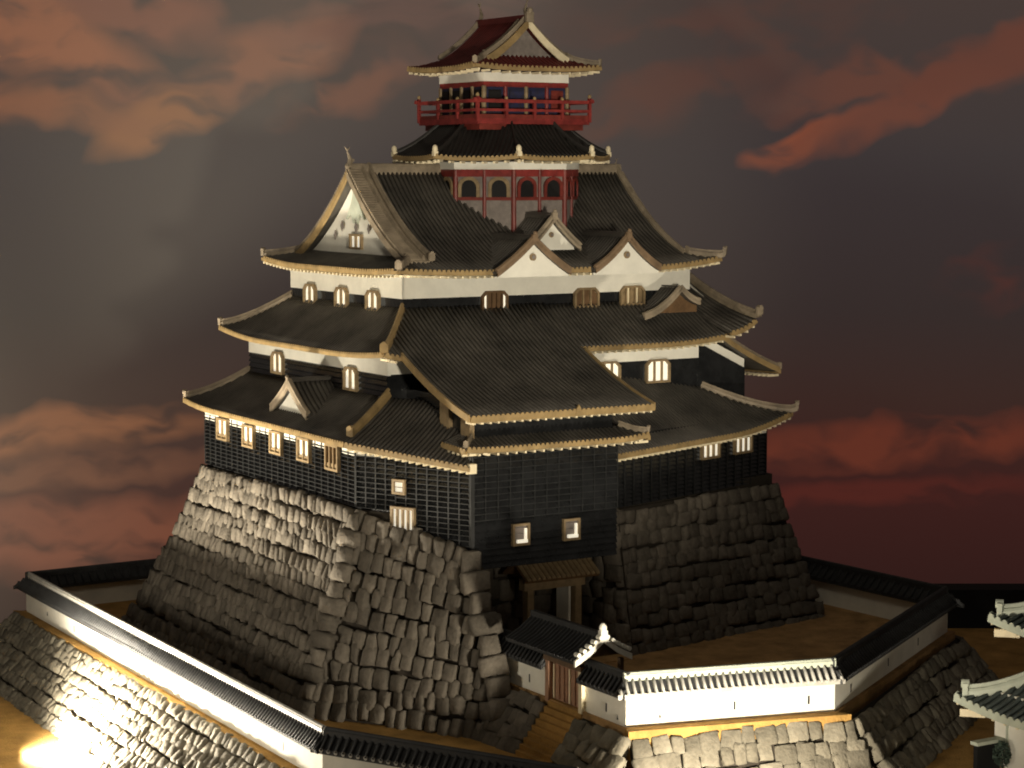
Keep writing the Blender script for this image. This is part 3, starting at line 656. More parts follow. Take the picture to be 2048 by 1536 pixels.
def masonry(parent, quads, m, limit=290, depth=.20, yaw=0.10):
    """quads: (TL, TR, BL, BR, stone width, rows, bow, outward hint); lays rough stones on battered faces"""
    items = []
    for (TL, TR, BL, BR, sw, rows, bow, hint, *xt) in quads:
        TL, TR, BL, BR = map(Vector, (TL, TR, BL, BR)); hint = Vector(hint); yw = xt[0] if xt else yaw
        def P(s, t):
            p = (TL * (1 - s) + TR * s) * (1 - t) + (BL * (1 - s) + BR * s) * t
            return p - hint * bow * 4 * t * (1 - t)
        for r_ in range(rows):
            t = (r_ + .5) / rows; L_ = (P(1, t) - P(0, t)).length; n = max(2, round(L_ / sw)); cuts = [0.]
            for i in range(n): cuts.append(cuts[-1] + R.uniform(.65, 1.4))
            cuts = [c / cuts[-1] for c in cuts]; ph = R.uniform(0, 6); 
            for i in range(n):
                s = (cuts[i] + cuts[i + 1]) / 2; wv = .14 / rows * sin(2.1 * r_ + s * 7)
                tt = t + wv + R.uniform(-.11, .11) / rows
                p = P(s, tt); u = (P(min(1, s + .02), tt) - P(max(0, s - .02), tt)).normalized(); vd = (P(s, max(0, tt - .03)) - P(s, min(1, tt + .03))).normalized()
                nn = u.cross(vd).normalized()
                if nn.dot(hint) < 0: nn = -nn
                hgt = (P(s, 0) - P(s, 1)).length / rows
                a = R.uniform(-.07, .07); u2 = (u * cos(a) + vd * sin(a)); 
                b = yw + R.uniform(-.13, .13); c_ = R.uniform(-.12, .12)
                n2 = (nn * cos(b) + u2 * sin(b)); n2 = (n2 + vd * -c_).normalized()
                u3 = (u2 - n2 * u2.dot(n2)).normalized(); v3 = n2.cross(u3)
                W_ = (cuts[i + 1] - cuts[i]) * L_ * R.uniform(.86, 1.0); H_ = hgt * R.uniform(.96, 1.10)
                D_ = depth * R.uniform(.8, 1.25)
                if v3.dot(vd) < 0: v3 = -v3; u3 = -u3
                M = Matrix(((u3.x * W_, v3.x * H_, n2.x * D_, p.x), (u3.y * W_, v3.y * H_, n2.y * D_, p.y), (u3.z * W_, v3.z * H_, n2.z * D_, p.z), (0, 0, 0, 1)))
                size = max(W_, H_) * (abs(nn.dot((CAMP - p).normalized())) ** .5) / (p - CAMP).length
                items.append((size, M, R.randrange(14)))
        cm = MB(); NS, NT = 8, 6; vs = [P(i / NS, j / NT) - hint * .10 for j in range(NT + 1) for i in range(NS + 1)]
        cm.add(vs, [(j * 9 + i, j * 9 + i + 1, j * 9 + i + 10, j * 9 + i + 9) for j in range(NT) for i in range(NS)])
        obj('dark_earth_backing', cm, M_core, parent)
    items.sort(key=lambda q: -q[0])
    for _, M, i in items[:limit]:
        o = bpy.data.objects.new('stone', smesh(i, m)); COL.objects.link(o); o.parent = parent; o.matrix_local = M
    if items[limit:]:
        mb = MB()
        for _, M, i in items[limit:]: mb.add([M @ Vector(v) for v in STV[i][0]], STV[i][1])
        obj('stones', mb, m, parent, kind='stuff', smooth=True)

G0 = -.45; G1 = .5
KB = thing('keep_rampart', 'high battered rough stone rampart carrying the black castle keep', 'rampart')
nA = (-1, 0, 0); nB = (-.88, -.47, 0); nC = (.2, -.97, 0)
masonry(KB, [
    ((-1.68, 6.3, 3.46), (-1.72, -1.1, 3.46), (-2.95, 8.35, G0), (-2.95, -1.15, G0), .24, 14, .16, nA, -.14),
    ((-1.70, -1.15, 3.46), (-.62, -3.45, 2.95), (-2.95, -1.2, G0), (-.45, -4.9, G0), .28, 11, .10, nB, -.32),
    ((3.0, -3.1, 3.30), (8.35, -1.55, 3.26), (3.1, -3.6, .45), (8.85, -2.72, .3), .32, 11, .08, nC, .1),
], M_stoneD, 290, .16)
# corner quoins between the left and slanting faces, and at the right end of the slanting face
cq = []
def quoin(parent, a, b, n, sx, m, hint):
    a, b = Vector(a), Vector(b)
    for i in range(n):
        t = (i + .5) / n; p = a.lerp(b, t); h = (b - a).length / n; hv = Vector(hint).normalized(); ax = Vector((-hv.y, hv.x, 0)); up = (a - b).normalized()
        w_ = sx * (1.25 if i % 2 else .85) * R.uniform(.9, 1.1)
        rx = R.uniform(-.1, .1); axr = (ax * cos(rx) + up * sin(rx)).normalized(); nn = axr.cross(up).normalized(); nn = nn if nn.dot(hv) > 0 else -nn
        M = Matrix(((axr.x * w_, up.x * h * .96, nn.x * .34, p.x), (axr.y * w_, up.y * h * .96, nn.y * .34, p.y), (axr.z * w_, up.z * h * .96, nn.z * .34, p.z), (0, 0, 0, 1)))
        o = bpy.data.objects.new('corner_stone', smesh(R.randrange(14), m)); COL.objects.link(o); o.parent = parent; o.matrix_local = M
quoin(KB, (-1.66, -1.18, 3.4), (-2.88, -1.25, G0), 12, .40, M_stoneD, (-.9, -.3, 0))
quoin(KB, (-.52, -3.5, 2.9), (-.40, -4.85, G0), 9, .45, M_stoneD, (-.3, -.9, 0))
# recess below the front block: side walls and back wall
masonry(KB, [
    ((-.5, -3.35, 2.6), (.4, -1.9, 2.6), (-.35, -4.6, .3), (.4, -2.0, .3), .4, 6, 0, (.85, -.5, 0)),
    ((.3, -1.9, 2.7), (3.1, -1.9, 2.7), (.3, -2.0, .3), (3.1, -2.0, .3), .42, 6, 0, (0, -1, 0)),
    ((3.0, -1.9, 3.2), (3.0, -3.15, 3.3), (2.95, -2.0, .4), (3.05, -3.65, .4), .42, 8, 0, (-1, 0, 0)),
], M_stoneD, 0, .16)
top = MB(); top.prism([(-1.66, 6.25), (-1.66, -1.08), (-1.25, -1.9), (.3, -1.3), (3.1, -2.6), (8.3, -1.4), (8.3, 6.25)], 3.1, 3.46); obj('top_fill', top, M_core, KB)
top = MB(); top.prism([(-1.3, -1.85), (-.55, -3.4), (.2, -1.6)], 2.6, 2.96); obj('top_fill', top, M_core, KB)

# ------------------------------------------------------------ grounds
def sheet(name, poly, m, zf=None, nx=1):
    mb = MB(); mb.add([Vector(p) for p in poly], [tuple(range(len(poly)))]); return obj(name, mb, m, kind='structure')
g = MB(); NX, NY = 30, 34
def gz(x, y):
    t = min(1, max(0, (x + 4) / 6)); return -1.75 + t * (1.02) + .03 * sin(x * 1.7) * cos(y * 1.3)
vs = []
for j in range(NY + 1):
    for i in range(NX + 1):   # table top: its far edge runs square to the backdrop
        r_ = -20 + 46 * i / NX; far = 53.2 - 3.4 * min(1, max(0, (r_ + 2) / 6)); f_ = 22 + (far - 22) * j / NY
        x = -20.47 + cos(yaw) * f_ + sin(yaw) * r_; y = -37.88 + sin(yaw) * f_ - cos(yaw) * r_; vs.append((x, y, gz(x, y)))
g.add(vs, [(j * (NX + 1) + i, j * (NX + 1) + i + 1, (j + 1) * (NX + 1) + i + 1, (j + 1) * (NX + 1) + i) for j in range(NY) for i in range(NX)])
obj('ground', g, M_ground, kind='structure', smooth=True)
# terrace earth bodies (upper ground)
t1 = MB(); t1.prism([(-4.2, 11.3), (-4.55, -5.5), (-2.6, -9.6), (-.2, -8.9), (-.75, -4.0), (-.5, -4), (-.4, 11.3)], -3, G0); obj('terrace_ground', t1, M_ground, kind='structure')
t2 = MB(); t2.prism([(-.12, -4.0), (-.12, -8.12), (3.72, -9.15), (10.1, -5.25), (9.6, -1.5), (9.6, 11.3), (-.38, 11.3), (-.38, -3.8)], -3, G1); obj('courtyard_ground', t2, M_groundD, kind='structure')

# ------------------------------------------------------------ ramparts
RL = thing('stone_rampart', 'brightly lit stone rampart below the long white wall on the left', 'rampart', 'outer stone ramparts')
masonry(RL, [((-4.36, 11.35, -.50), (-4.70, -5.6, -.50), (-5.70, 12.2, -1.95), (-6.1, -6.2, -1.85), .25, 8, .05, (-1, 0, 0), .12)], M_stone, 295, .18)
RS = thing('stone_rampart', 'lower left corner rampart of stones below the black roofed wall', 'rampart', 'outer stone ramparts')
masonry(RS, [((-4.70, -5.6, -.50), (-2.5, -9.9, -.50), (-6.1, -6.2, -1.85), (-3.6, -10.9, -1.85), .32, 5, .05, (-.88, -.47, 0))], M_stone, 295, .18)
RB = thing('stone_rampart', 'pale rampart of large squared stones below the brightest front wall', 'rampart', 'outer stone ramparts')
masonry(RB, [((-.15, -8.34, .38), (3.80, -9.38, .38), (-.5, -9.2, -1.0), (4.2, -10.2, -1.0), .33, 5, .04, (-.25, -.97, 0), .0)], M_stone, 295, .11)
RR = thing('stone_rampart', 'dark stone rampart under the shaded wall on the right', 'rampart', 'outer stone ramparts')
masonry(RR, [((3.85, -9.35, .35), (10.25, -5.30, .35), (4.45, -10.1, -.8), (11.0, -5.9, -.8), .34, 5, .04, (.53, -.85, 0)),
             ((10.25, -5.30, .35), (9.9, -.9, .35), (11.0, -5.9, -.8), (10.9, -.9, -.8), .36, 5, .04, (1, 0, 0))], M_stone, 295, .2)
RG = thing('stone_rampart', 'dark sloping stone bank between the keep base and the golden steps', 'rampart', 'outer stone ramparts')
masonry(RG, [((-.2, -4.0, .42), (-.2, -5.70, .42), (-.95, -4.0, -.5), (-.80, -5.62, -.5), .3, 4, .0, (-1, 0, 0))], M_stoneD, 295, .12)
RH = thing('stone_rampart', 'small dark stone bank right of the golden steps', 'rampart', 'outer stone ramparts')
masonry(RH, [((-.2, -6.82, .42), (-.2, -8.3, .38), (-.95, -6.75, -.6), (-1.0, -8.9, -.7), .32, 4, .0, (-1, 0, 0))], M_stone, 295, .16)
# ledge strips of sand on top of the outer ramparts
for lb, p in (('l', [(-4.16, 11.3), (-4.49, -5.4), (-4.72, -5.5), (-4.38, 11.5)]),):
    e = MB(); e.prism(p, -.9, -.46); obj('ledge_ground', e, M_ground, kind='structure')
e = MB(); e.prism([(-.1, -8.1), (3.72, -9.1), (3.83, -9.38), (-.18, -8.33)], 0, .495); obj('ledge_ground', e, M_ground, kind='structure')

# ------------------------------------------------------------ steps
ST = thing('stone_steps', 'golden sand coloured steps climbing to the brown gate doors', 'steps')
for i in range(9):
    s = MB(); x1_ = -.05 - .085 * i; s.abox(x1_ - .09, x1_ + .25, -6.78 + .0, -5.68, -.6, G1 - .02 - .104 * i); obj('step', s, M_ground, ST)
lp = MB(); lp.abox(-.10, .6, -6.85, -5.6, .2, G1 + .006); obj('landing', lp, M_ground, ST)

# ------------------------------------------------------------ parapet walls with tiled caps
def parapet(label, p0, p1, z, outn, tile=M_wtile, edgem=M_wtile, h=.58, th=.13, rh=.85, half=.21, sp=.12, sep=True, cut0=0., cut1=0., holes=(), ridgem=M_wtile, rowm=None, capm=None, gp='tile capped parapet walls'):
    T = thing('parapet_wall', label, 'wall', gp); p0 = Vector((*p0, 0)); p1 = Vector((*p1, 0)); ln = (p1 - p0).length; u = (p1 - p0) / ln
    n = Vector((*outn, 0)).normalized(); n = (n - u * n.dot(u)).normalized(); c0 = p0 - n * th / 2; c1 = p1 - n * th / 2; Z = Vector((0, 0, 1))
    w = MB(); w.box((c0 + c1) / 2 + Z * (z + h / 2 - .05), (c1 - c0) / 2, n * th / 2, Z * (h / 2 + .07)); wo = obj('wall', w, M_white, T)
    for s_, zz, kind in holes:
        hm = MB(); c = c0 + u * s_ + n * (th / 2 + .0) + Z * (z + zz)
        if kind == 'slot': hm.box(c, u * .018, n * .006, Z * .075)
        else: hm.slab([c + n * .006 + u * -.028 - Z * .04, c + n * .006 + u * .028 - Z * .04, c + n * .006 + Z * .045], n, .012)
        obj('loophole', hm, M_dark, T)
    zr_ = z + rh; ze = z + h + .02
    rf = MB()
    e0 = [c0 - u * cut0, c1 + u * cut1]
    for sg in (1, -1):
        a, b = c0 - u * .0 + u * (cut0 if sg > 0 else -cut0) * -1 * 0 , c1
        A_ = c0 + n * sg * half + Z * ze - u * cut0 * sg; B_ = c1 + n * sg * half + Z * ze + u * cut1 * sg; Rt0 = c0 + Z * zr_; Rt1 = c1 + Z * zr_
        rf.add([A_, B_, Rt1, Rt0, A_ - Z * .06, B_ - Z * .06, Rt1 - Z * .1, Rt0 - Z * .1], [(0, 1, 2, 3), (4, 7, 6, 5), (0, 4, 5, 1), (0, 3, 7, 4), (1, 5, 6, 2)])
    ro = obj('roof', rf, tile, T)
    stf = MB()
    for sg in (1, -1):
        A_ = c0 + n * sg * half + Z * ze - u * cut0 * sg; B_ = c1 + n * sg * half + Z * ze + u * cut1 * sg; nn = max(2, int((B_ - A_).length / sp))
        cps = MB(); eb = MB(); eb.box((A_ + B_) / 2 - Z * .03 + n * sg * .008, (B_ - A_) / 2, n * .018, Z * .042); obj('eave_board', eb, edgem, ro)
        for i in range(nn):
            t = (i + .5) / nn; a = A_.lerp(B_, t); s_along = (a - c0).dot(u); q = min(ln, max(0, s_along)); b = c0 + u * q + Z * zr_
            b = a + n * (-sg * half) + Z * (zr_ - ze)
            if s_along < 0 and cut0: f = max(0, 1 - (-s_along) / abs(cut0)); b = a.lerp(b, f)
            if s_along > ln and cut1: f = max(0, 1 - (s_along - ln) / abs(cut1)); b = a.lerp(b, f)
            if (b - a).length < .05: continue
            m1 = MB() if (sep and sg > 0) else stf
            o3 = n * sg * .03 - Z * .02
            if sg > 0: cps.cyl(a + o3 + Z * .012, n, .040, .022, 8)
            m1.sweep([a + o3, a.lerp(b, .5), b], [(x * .034, y * .045) for x, y in HALF])
            if sep and sg > 0:
                obj('tile_row', m1, rowm or tile, ro, smooth=True)
        if cps.v: obj('tile_ends', cps, capm or edgem, ro, kind='stuff')
    if stf.v: obj('tile_rows', stf, tile, ro, kind='stuff', smooth=True)
    rd = MB(); rd.box((c0 + c1) / 2 + Z * (zr_ + .0), (c1 - c0) / 2 + u * .02, n * .055, Z * .05); rd.cyl((c0 + c1) / 2 + Z * (zr_ + .06), u, .045, ln + .05, 8)
    obj('ridge', rd, ridgem, T)
    return T
hl = [(1.6 + 1.9 * i, .22, 'slot' if i % 2 else 'tri') for i in range(8)]
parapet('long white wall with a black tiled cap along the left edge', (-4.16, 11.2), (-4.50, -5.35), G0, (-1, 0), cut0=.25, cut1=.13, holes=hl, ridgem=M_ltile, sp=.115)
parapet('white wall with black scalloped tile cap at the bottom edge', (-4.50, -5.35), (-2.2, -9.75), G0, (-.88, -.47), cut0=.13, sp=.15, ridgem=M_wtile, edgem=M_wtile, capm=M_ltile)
parapet('far left wall seen from inside behind the stone base', (2.5, 11.35), (-4.16, 11.2), G0, (0, 1), sep=False, cut1=.25, sp=.2)
parapet('short beige wall between the keep base and the brown gate', (-.07, -3.6), (-.07, -5.62), G1, (-1, 0), holes=[(1.35, .22, 'slot')])
parapet('short grey wall between the brown gate and the brightest wall', (-.07, -6.78), (-.07, -8.05), G1, (-1, 0), holes=[(.7, .22, 'slot'), (1.05, .12, 'tri')], cut1=.2, sp=.13)
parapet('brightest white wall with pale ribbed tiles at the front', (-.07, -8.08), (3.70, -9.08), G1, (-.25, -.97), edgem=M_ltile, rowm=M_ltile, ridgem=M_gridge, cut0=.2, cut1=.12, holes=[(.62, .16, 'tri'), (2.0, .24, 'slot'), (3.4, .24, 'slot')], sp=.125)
parapet('shaded beige wall receding along the right side', (3.70, -9.08), (9.95, -5.18), G1, (.53, -.85), cut0=.12, cut1=.3, holes=[(.9, .22, 'slot'), (3.2, .22, 'slot'), (5.2, .22, 'slot')], sp=.13)
parapet('dim wall seen from inside behind the right courtyard', (9.95, -5.18), (9.35, 4.5), G1, (1, -.1), sep=False, cut0=.3, sp=.2)

# ------------------------------------------------------------ gates
GT = thing('gate', 'brown double door gate under a tiled roof with a white gable end', 'gate')
for i, y in enumerate((-5.66, -6.76)):
    pm = MB(); pm.box((-.08, y, G1 + .36), (.07, 0, 0), (0, .055, 0), (0, 0, .40)); obj('post', pm, M_cream if i else M_door, GT)
for i, y in enumerate((-5.94, -6.46)):
    pm = MB(); pm.box((-.02, y, G1 + .34), (.03, 0, 0), (0, .25, 0), (0, 0, .33)); do = obj('door', pm, M_door, GT)
    for q in (-.16, 0, .16):
        sm = MB(); sm.box((-.06, y + q, G1 + .34), (.014, 0, 0), (0, .022, 0), (0, 0, .31)); obj('batten', sm, M_cream if q == .16 else M_door, do)
pm = MB(); pm.box((-.08, -6.2, G1 + .76), (.09, 0, 0), (0, .62, 0), (0, 0, .045)); obj('lintel', pm, M_woodd, GT)
gy0, gy1, gx, gzr = -4.75, -7.05, .12, G1 + 1.35
rf = MB()
for sg in (-1, 1):
    for a, b in (((0, 0), (.30, -.22)), ((.30, -.22), (.58, -.36))):
        pts = [Vector((gx + sg * a[0], gy0, gzr + a[1])), Vector((gx + sg * b[0], gy0, gzr + b[1])), Vector((gx + sg * b[0], gy1, gzr + b[1])), Vector((gx + sg * a[0], gy1, gzr + a[1]))]
        lo = [p - Vector((0, 0, .06)) for p in pts]; rf.add(pts + lo, [(0, 1, 2, 3), (4, 7, 6, 5), (0, 4, 5, 1), (2, 6, 7, 3), (1, 5, 6, 2), (0, 3, 7, 4)])
gr = obj('roof', rf, M_wtile, GT)
n = 20
for i in range(n):
    y = gy0 + (gy1 - gy0) * (i + .5) / n
    for sg in (-1, 1):
        m1 = MB(); m1.sweep([(gx + sg * .60, y, gzr - .37), (gx + sg * .3, y, gzr - .22), (gx, y, gzr)], [(a * .033, b * .04) for a, b in HALF]); obj('tile_row', m1, M_wtile, gr)
rd = MB(); rd.abox(gx - .05, gx + .05, gy1 + .05, gy0, gzr - .03, gzr + .09); obj('ridge', rd, M_wtile, gr)
bd = MB()
for sg in (-1, 1):
    tp = [Vector((gx, gy1 - .02, gzr + .03)), Vector((gx + sg * .3, gy1 - .02, gzr - .19)), Vector((gx + sg * .60, gy1 - .02, gzr - .34))]; strip(bd, tp, .11, (0, -1, 0), .05)
    for i in range(5):
        t = (i + .6) / 5.2; x = gx + sg * .60 * t; zz = gzr - (.66 * t - .1 * t * t) * .60 + .06; bd.cyl((x, gy1 - .03, zz), (0, 1, 0), .042, .12, 8)
bd.ball((gx, gy1 - .03, gzr + .17), .075, 1, .8, 1.3); bd.box((gx, gy1 - .03, gzr + .05), (.07, 0, 0), (0, .05, 0), (0, 0, .08))
obj('bargeboard', bd, M_white, GT)
gp = MB(); gp.slab([(gx - .5, gy1 + .1, gzr - .36), (gx, gy1 + .1, gzr - .08), (gx + .5, gy1 + .1, gzr - .36)], (0, -1, 0), .04); obj('gable_wall', gp, M_woodd, GT)
for x in (gx - .1, gx + .5):
    for y in (-5.3, -6.9):
        pm = MB(); pm.box((x, y, G1 + .45), (.04, 0, 0), (0, .04, 0), (0, 0, .46)); obj('post', pm, M_woodd, GT)

UG = thing('gate', 'small dim tan gate in the recess below the projecting front block', 'gate')
uy = -2.95; gx0, gx1 = 1.14, 2.24
for x in (gx0, gx1):
    pm = MB(); pm.box((x, uy, 1.40), (.07, 0, 0), (0, .09, 0), (0, 0, .95)); obj('post', pm, M_wood, UG)
pm = MB(); pm.box((1.69, uy, 2.02), (.70, 0, 0), (0, .10, 0), (0, 0, .12)); obj('lintel', pm, M_wood, UG)
pm = MB(); pm.box((gx1 - .13, uy + .25, 1.55), (.025, 0, 0), (0, .22, 0), (0, 0, .40)); obj('door', pm, M_white, UG)
rf = MB(); rf.slab([(.86, uy - .42, 2.16), (2.52, uy - .42, 2.16), (2.52, uy + .05, 2.47), (.86, uy + .05, 2.47)], (0, -.55, .83), .06)
rf.slab([(.86, uy + .05, 2.47), (2.52, uy + .05, 2.47), (2.52, uy + .5, 2.2), (.86, uy + .5, 2.2)], (0, .55, .83), .06)
ur = obj('roof', rf, M_woodd, UG)
for i in range(15):
    x = .90 + i * 1.58 / 14; m1 = MB(); m1.sweep([(x, uy - .44, 2.16), (x, uy + .05, 2.48)], [(a * .035, b * .05) for a, b in HALF]); obj('tile_row', m1, M_wood, ur)
fl = MB(); fl.abox(.3, 3.0, -3.9, -1.9, -.2, .52); obj('recess_floor', fl, M_groundD, kind='structure')

# ------------------------------------------------------------ white turret at the right edge
TR = thing('turret', 'white two tier turret with grey green tiled roofs cut by the right edge', 'turret')
tx, ty_ = 6.83, -9.82
w = MB(); w.abox(tx, tx + 4, ty_ - 5, ty_, -.9, .62); tw = obj('wall', w, M_white, TR)
fr = MB()
for a, b, c, d in ((-.35, -.30, -.7, .2), (-.95, -.90, -.7, .2)): fr.abox(tx - .02, tx + .01, ty_ + a, ty_ + b, c, d)
fr.abox(tx - .025, tx + .01, ty_ - .90, ty_ - .35, .15, .19); obj('panel_frame', fr, M_gridge, tw)
w = MB(); w.abox(tx + .50, tx + 4, ty_ - 4.6, ty_ - .42, .6, 2.15); obj('wall', w, M_white, TR)
for (ex, ey, ez, w_) in ((6.33, -9.32, .36, 5.6), (6.80, -9.66, 1.84, 5.0)):
    fa = Facet((ex, ey), (ex, ey - w_), ez, ez, (1, 0), 1.0, .52, .35, L=lambda v: v * 1.0, lift=(.14, .1), lw=1.6); fa.build(TR, tile=M_gtile, eave=M_gridge, sp=.17, r=.05, eh=.12, rsp=.3, label='left slope of the turret roof')
    fb = Facet((ex, ey), (ex + 5, ey), ez, ez, (0, -1), 1.0, .52, .35, L=lambda v: v * 1.0, lift=(.14, .1), lw=1.6); fb.build(TR, tile=M_gtile, eave=M_gridge, sp=.17, r=.05, eh=.12, rsp=.3, label='rear slope of the turret roof')
    ridge(fa.edge(0, .12, 1), fa.deck, M_gridge, 1.6)
    bk = MB(); bk.box((ex + .22, ey - .22, ez - .16), (.16, -.16, .0), (.05, .05, 0), (0, 0, .07)); obj('bracket', bk, M_cream, fa.deck)
BR_ = thing('low_wall', 'dark pale edged low wall standing beside the turret', 'wall')
lw_ = MB(); lw_.box((6.5, -10.0, -.55), (.30, 0, 0), (0, .05, 0), (0, 0, .30)); obj('wall', lw_, M_blackedge, BR_)
lw_ = MB(); lw_.box((6.5, -10.0, -.22), (.34, 0, 0), (0, .09, 0), (0, 0, .03)); obj('coping', lw_, M_gridge, BR_)
SH = thing('shrub', 'round dark clipped shrub beside the white turret', 'shrub')
def leaves(name, c, r3, n, m, parent, size=.05, seed=3):
    r = random.Random(seed); mb = MB(); c = Vector(c)
    for i in range(n):
        d = Vector((r.gauss(0, 1), r.gauss(0, 1), r.gauss(0, 1))).normalized(); q = r.uniform(.55, 1) ** .5
        p = c + Vector((d.x * r3[0], d.y * r3[1], d.z * r3[2])) * q; a = Vector((r.gauss(0, 1), r.gauss(0, 1), r.gauss(0, 1))).normalized(); b = a.orthogonal().normalized()
        mb.add([p - a * size, p + b * size * .6, p + a * size, p - b * size * .6], [(0, 1, 2, 3)])
    return obj(name, mb, m, parent)
leaves('crown', (6.6, -10.25, -.42), (.16, .16, .24), 500, M_leaf, SH, .035)
st_ = MB(); st_.cyl((6.6, -10.25, -.65), (0, 0, 1), .03, .3, 6); obj('trunk', st_, M_woodd, SH)
# teal bushes and a short ledge wall behind the far corner of the left rampart
SB = thing('shrub', 'teal green bush on the earth ledge at the far left edge', 'shrub')
leaves('crown', (-6.05, 13.3, -.85), (1.1, .5, .22), 1500, M_leaf, SB, .07, 5)
st_ = MB()
for i in range(4): st_.cyl((-6.7 + i * .4, 13.3, -1.05), (0, 0, 1), .03, .3, 6)
obj('trunk', st_, M_woodd, SB)
eb_ = MB(); eb_.abox(-9, -5.2, 12.7, 13.7, -2.2, -1.05); obj('ledge_ground', eb_, M_groundD, kind='structure')

# ------------------------------------------------------------ edge of the display and sky backdrop
ec = Vector((-20.47 + cos(yaw) * 50.6 + sin(yaw) * 14, -37.88 + sin(yaw) * 50.6 - cos(yaw) * 14, -.95))
be = MB(); be.box(ec, Vector((sin(yaw), -cos(yaw), 0)) * 9, Vector((cos(yaw), sin(yaw), 0)) * .4, (0, 0, 1.05)); obj('terrain', be, M_blackedge, kind='structure')  # near-black box along the far right edge of the ground
D = 64.; bc = Vector((-20.47 + cos(yaw) * D, -37.88 + sin(yaw) * D, 10.))
right = Vector((sin(yaw), -cos(yaw), 0)); PX = D / 4300.
sk = MB(); nseg = 24
vs = []
for j in range(2):
    for i in range(nseg + 1):
        x = -34 + 68 * i / nseg; cv = -(x / 34) ** 2 * 8
        vs.append((x, cv * 1., (-24, 30)[j]))
sk.add(vs, [(i, i + 1, i + nseg + 2, i + nseg + 1) for i in range(nseg)])
SM = bpy.data.materials.new('painted_sky'); SM.use_nodes = True; nt = SM.node_tree; N = nt.nodes; L = nt.links
bs = N['Principled BSDF']; bs.inputs['Roughness'].default_value = .9; bs.inputs['Specular IOR Level'].default_value = 0
tc_ = N.new('ShaderNodeTexCoord')
def math(op, a, b=None, clamp=False):
    n = N.new('ShaderNodeMath'); n.operation = op; n.use_clamp = clamp
    for i, q in enumerate((a, b)):
        if q is None: continue
        if isinstance(q, (int, float)): n.inputs[i].default_value = q
        else: L.new(q, n.inputs[i])
    return n.outputs[0]
wn = N.new('ShaderNodeTexNoise'); wn.inputs['Scale'].default_value = .5; wn.inputs['Detail'].default_value = 2; L.new(tc_.outputs['Object'], wn.inputs['Vector'])
sb_ = N.new('ShaderNodeVectorMath'); sb_.operation = 'SUBTRACT'; L.new(wn.outputs['Color'], sb_.inputs[0]); sb_.inputs[1].default_value = (.5, .5, .5)
sc_ = N.new('ShaderNodeVectorMath'); sc_.operation = 'SCALE'; L.new(sb_.outputs[0], sc_.inputs[0]); sc_.inputs['Scale'].default_value = 1.7
ad_ = N.new('ShaderNodeVectorMath'); ad_.operation = 'ADD'; L.new(tc_.outputs['Object'], ad_.inputs[0]); L.new(sc_.outputs[0], ad_.inputs[1])
sx = N.new('ShaderNodeSeparateXYZ'); L.new(ad_.outputs[0], sx.inputs[0]); X, Z = sx.outputs['X'], sx.outputs['Z']
s0 = N.new('ShaderNodeSeparateXYZ'); L.new(tc_.outputs['Object'], s0.inputs[0])
def streak(ang, sc, st, lo, hi):
    mp = N.new('ShaderNodeMapping'); L.new(ad_.outputs[0], mp.inputs['Vector']); mp.inputs['Rotation'].default_value = (0, radians(ang), 0); mp.inputs['Scale'].default_value = (sc, sc, sc * st)
    n = N.new('ShaderNodeTexNoise'); n.inputs['Scale'].default_value = 1; n.inputs['Detail'].default_value = 3; n.inputs['Roughness'].default_value = .45; L.new(mp.outputs[0], n.inputs['Vector'])
    mr = N.new('ShaderNodeMapRange'); mr.interpolation_type = 'SMOOTHSTEP'; mr.inputs['From Min'].default_value = lo; mr.inputs['From Max'].default_value = hi; L.new(n.outputs['Fac'], mr.inputs['Value']); return mr.outputs[0]
tex = {1: streak(22, .5, 2.6, .22, .55), 25: streak(28, .34, 2.0, .42, .58), 0: streak(3, .22, 5.0, .34, .66)}
def lin(c): return tuple(((q / 255) / 12.92 if q < 10.3 else (((q / 255) + .055) / 1.055) ** 2.4) for q in c) + (1,)
rg = N.new('ShaderNodeValToRGB'); tz = N.new('ShaderNodeMapRange'); tz.inputs['From Min'].default_value = -900 * PX; tz.inputs['From Max'].default_value = 340 * PX; L.new(s0.outputs['Z'], tz.inputs['Value']); L.new(tz.outputs[0], rg.inputs['Fac'])
cr = rg.color_ramp; cr.elements[0].position = 0; cr.elements[0].color = lin((38, 14, 14)); cr.elements[1].position = 1; cr.elements[1].color = lin((62, 50, 48))
for p, c in ((.22, (54, 22, 21)), (.36, (52, 32, 29)), (.50, (47, 37, 37)), (.75, (52, 45, 47))):
    e = cr.elements.new(p); e.color = lin(c)
col = rg.outputs['Color']
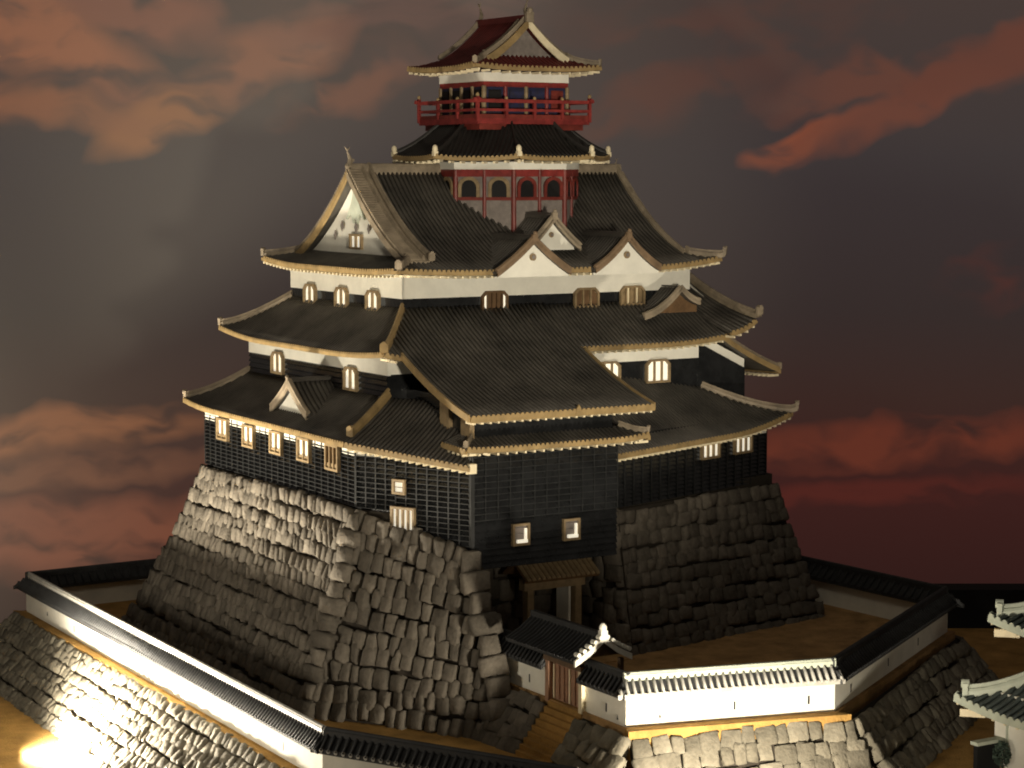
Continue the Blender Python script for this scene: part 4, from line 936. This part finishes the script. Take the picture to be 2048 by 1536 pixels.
patches = [  # px cx, cy, half width, half height, tilt deg, tex, colour, strength
    (110, 60, 300, 80, -28, 1, (132, 82, 58), .9), (300, 30, 200, 60, -10, 25, (110, 70, 56), .9), (330, 245, 150, 55, 28, 1, (126, 82, 54), .9), (170, 225, 170, 40, -8, 1, (118, 76, 54), .8), (60, 190, 170, 70, 0, 0, (120, 74, 52), .85),
    (560, 110, 190, 75, 22, 1, (116, 74, 56), .9), (700, 175, 160, 60, 25, 25, (104, 66, 52), .8), (830, 30, 330, 110, 0, 0, (92, 64, 58), .7),
    (1350, 120, 420, 130, 12, 25, (78, 50, 44), .7), (1850, 130, 380, 90, 18, 25, (98, 56, 44), .75), (1590, 285, 120, 26, 24, 1, (124, 66, 46), .95), (1780, 215, 260, 40, 24, 1, (100, 56, 44), .9), (1960, 120, 260, 46, 20, 1, (92, 52, 42), .85), (1280, 200, 190, 50, 22, 1, (78, 48, 42), .7),
    (2010, 530, 150, 60, 15, 25, (74, 40, 36), .8), (120, 850, 330, 50, 4, 1, (124, 76, 48), .9), (60, 940, 420, 40, 4, 1, (106, 64, 44), .8), (150, 1070, 480, 90, 2, 1, (108, 58, 40), .95),
    (1800, 880, 420, 45, 5, 1, (98, 44, 30), .85), (1720, 980, 400, 35, 5, 1, (80, 30, 24), .7)]
for (cx_, cy_, rx, ry, ang, tk, c, stg) in patches:
    x0_, z0_ = (cx_ - 1024) * PX, (340 - cy_) * PX; a = radians(ang)
    dx = math('SUBTRACT', X, x0_); dz = math('SUBTRACT', Z, z0_)
    u = math('ADD', math('MULTIPLY', dx, cos(a) / (rx * PX)), math('MULTIPLY', dz, sin(a) / (rx * PX)))
    v = math('ADD', math('MULTIPLY', dx, -sin(a) / (ry * PX)), math('MULTIPLY', dz, cos(a) / (ry * PX)))
    r2 = math('ADD', math('MULTIPLY', u, u), math('MULTIPLY', v, v))
    mk = math('MULTIPLY', math('SUBTRACT', 1.25, r2, True), math('MULTIPLY', tex[tk], stg), True)
    mx = N.new('ShaderNodeMix'); mx.data_type = 'RGBA'; L.new(mk, mx.inputs['Factor']); L.new(col, mx.inputs['A']); mx.inputs['B'].default_value = lin(c); col = mx.outputs['Result']
L.new(col, bs.inputs['Emission Color']); bs.inputs['Emission Strength'].default_value = 1.; bs.inputs['Base Color'].default_value = (.12, .115, .10, 1)
so = obj('sky', sk, SM, kind='structure', smooth=True)
so.location = bc; so.rotation_euler = (0, 0, atan2(right.y, right.x))
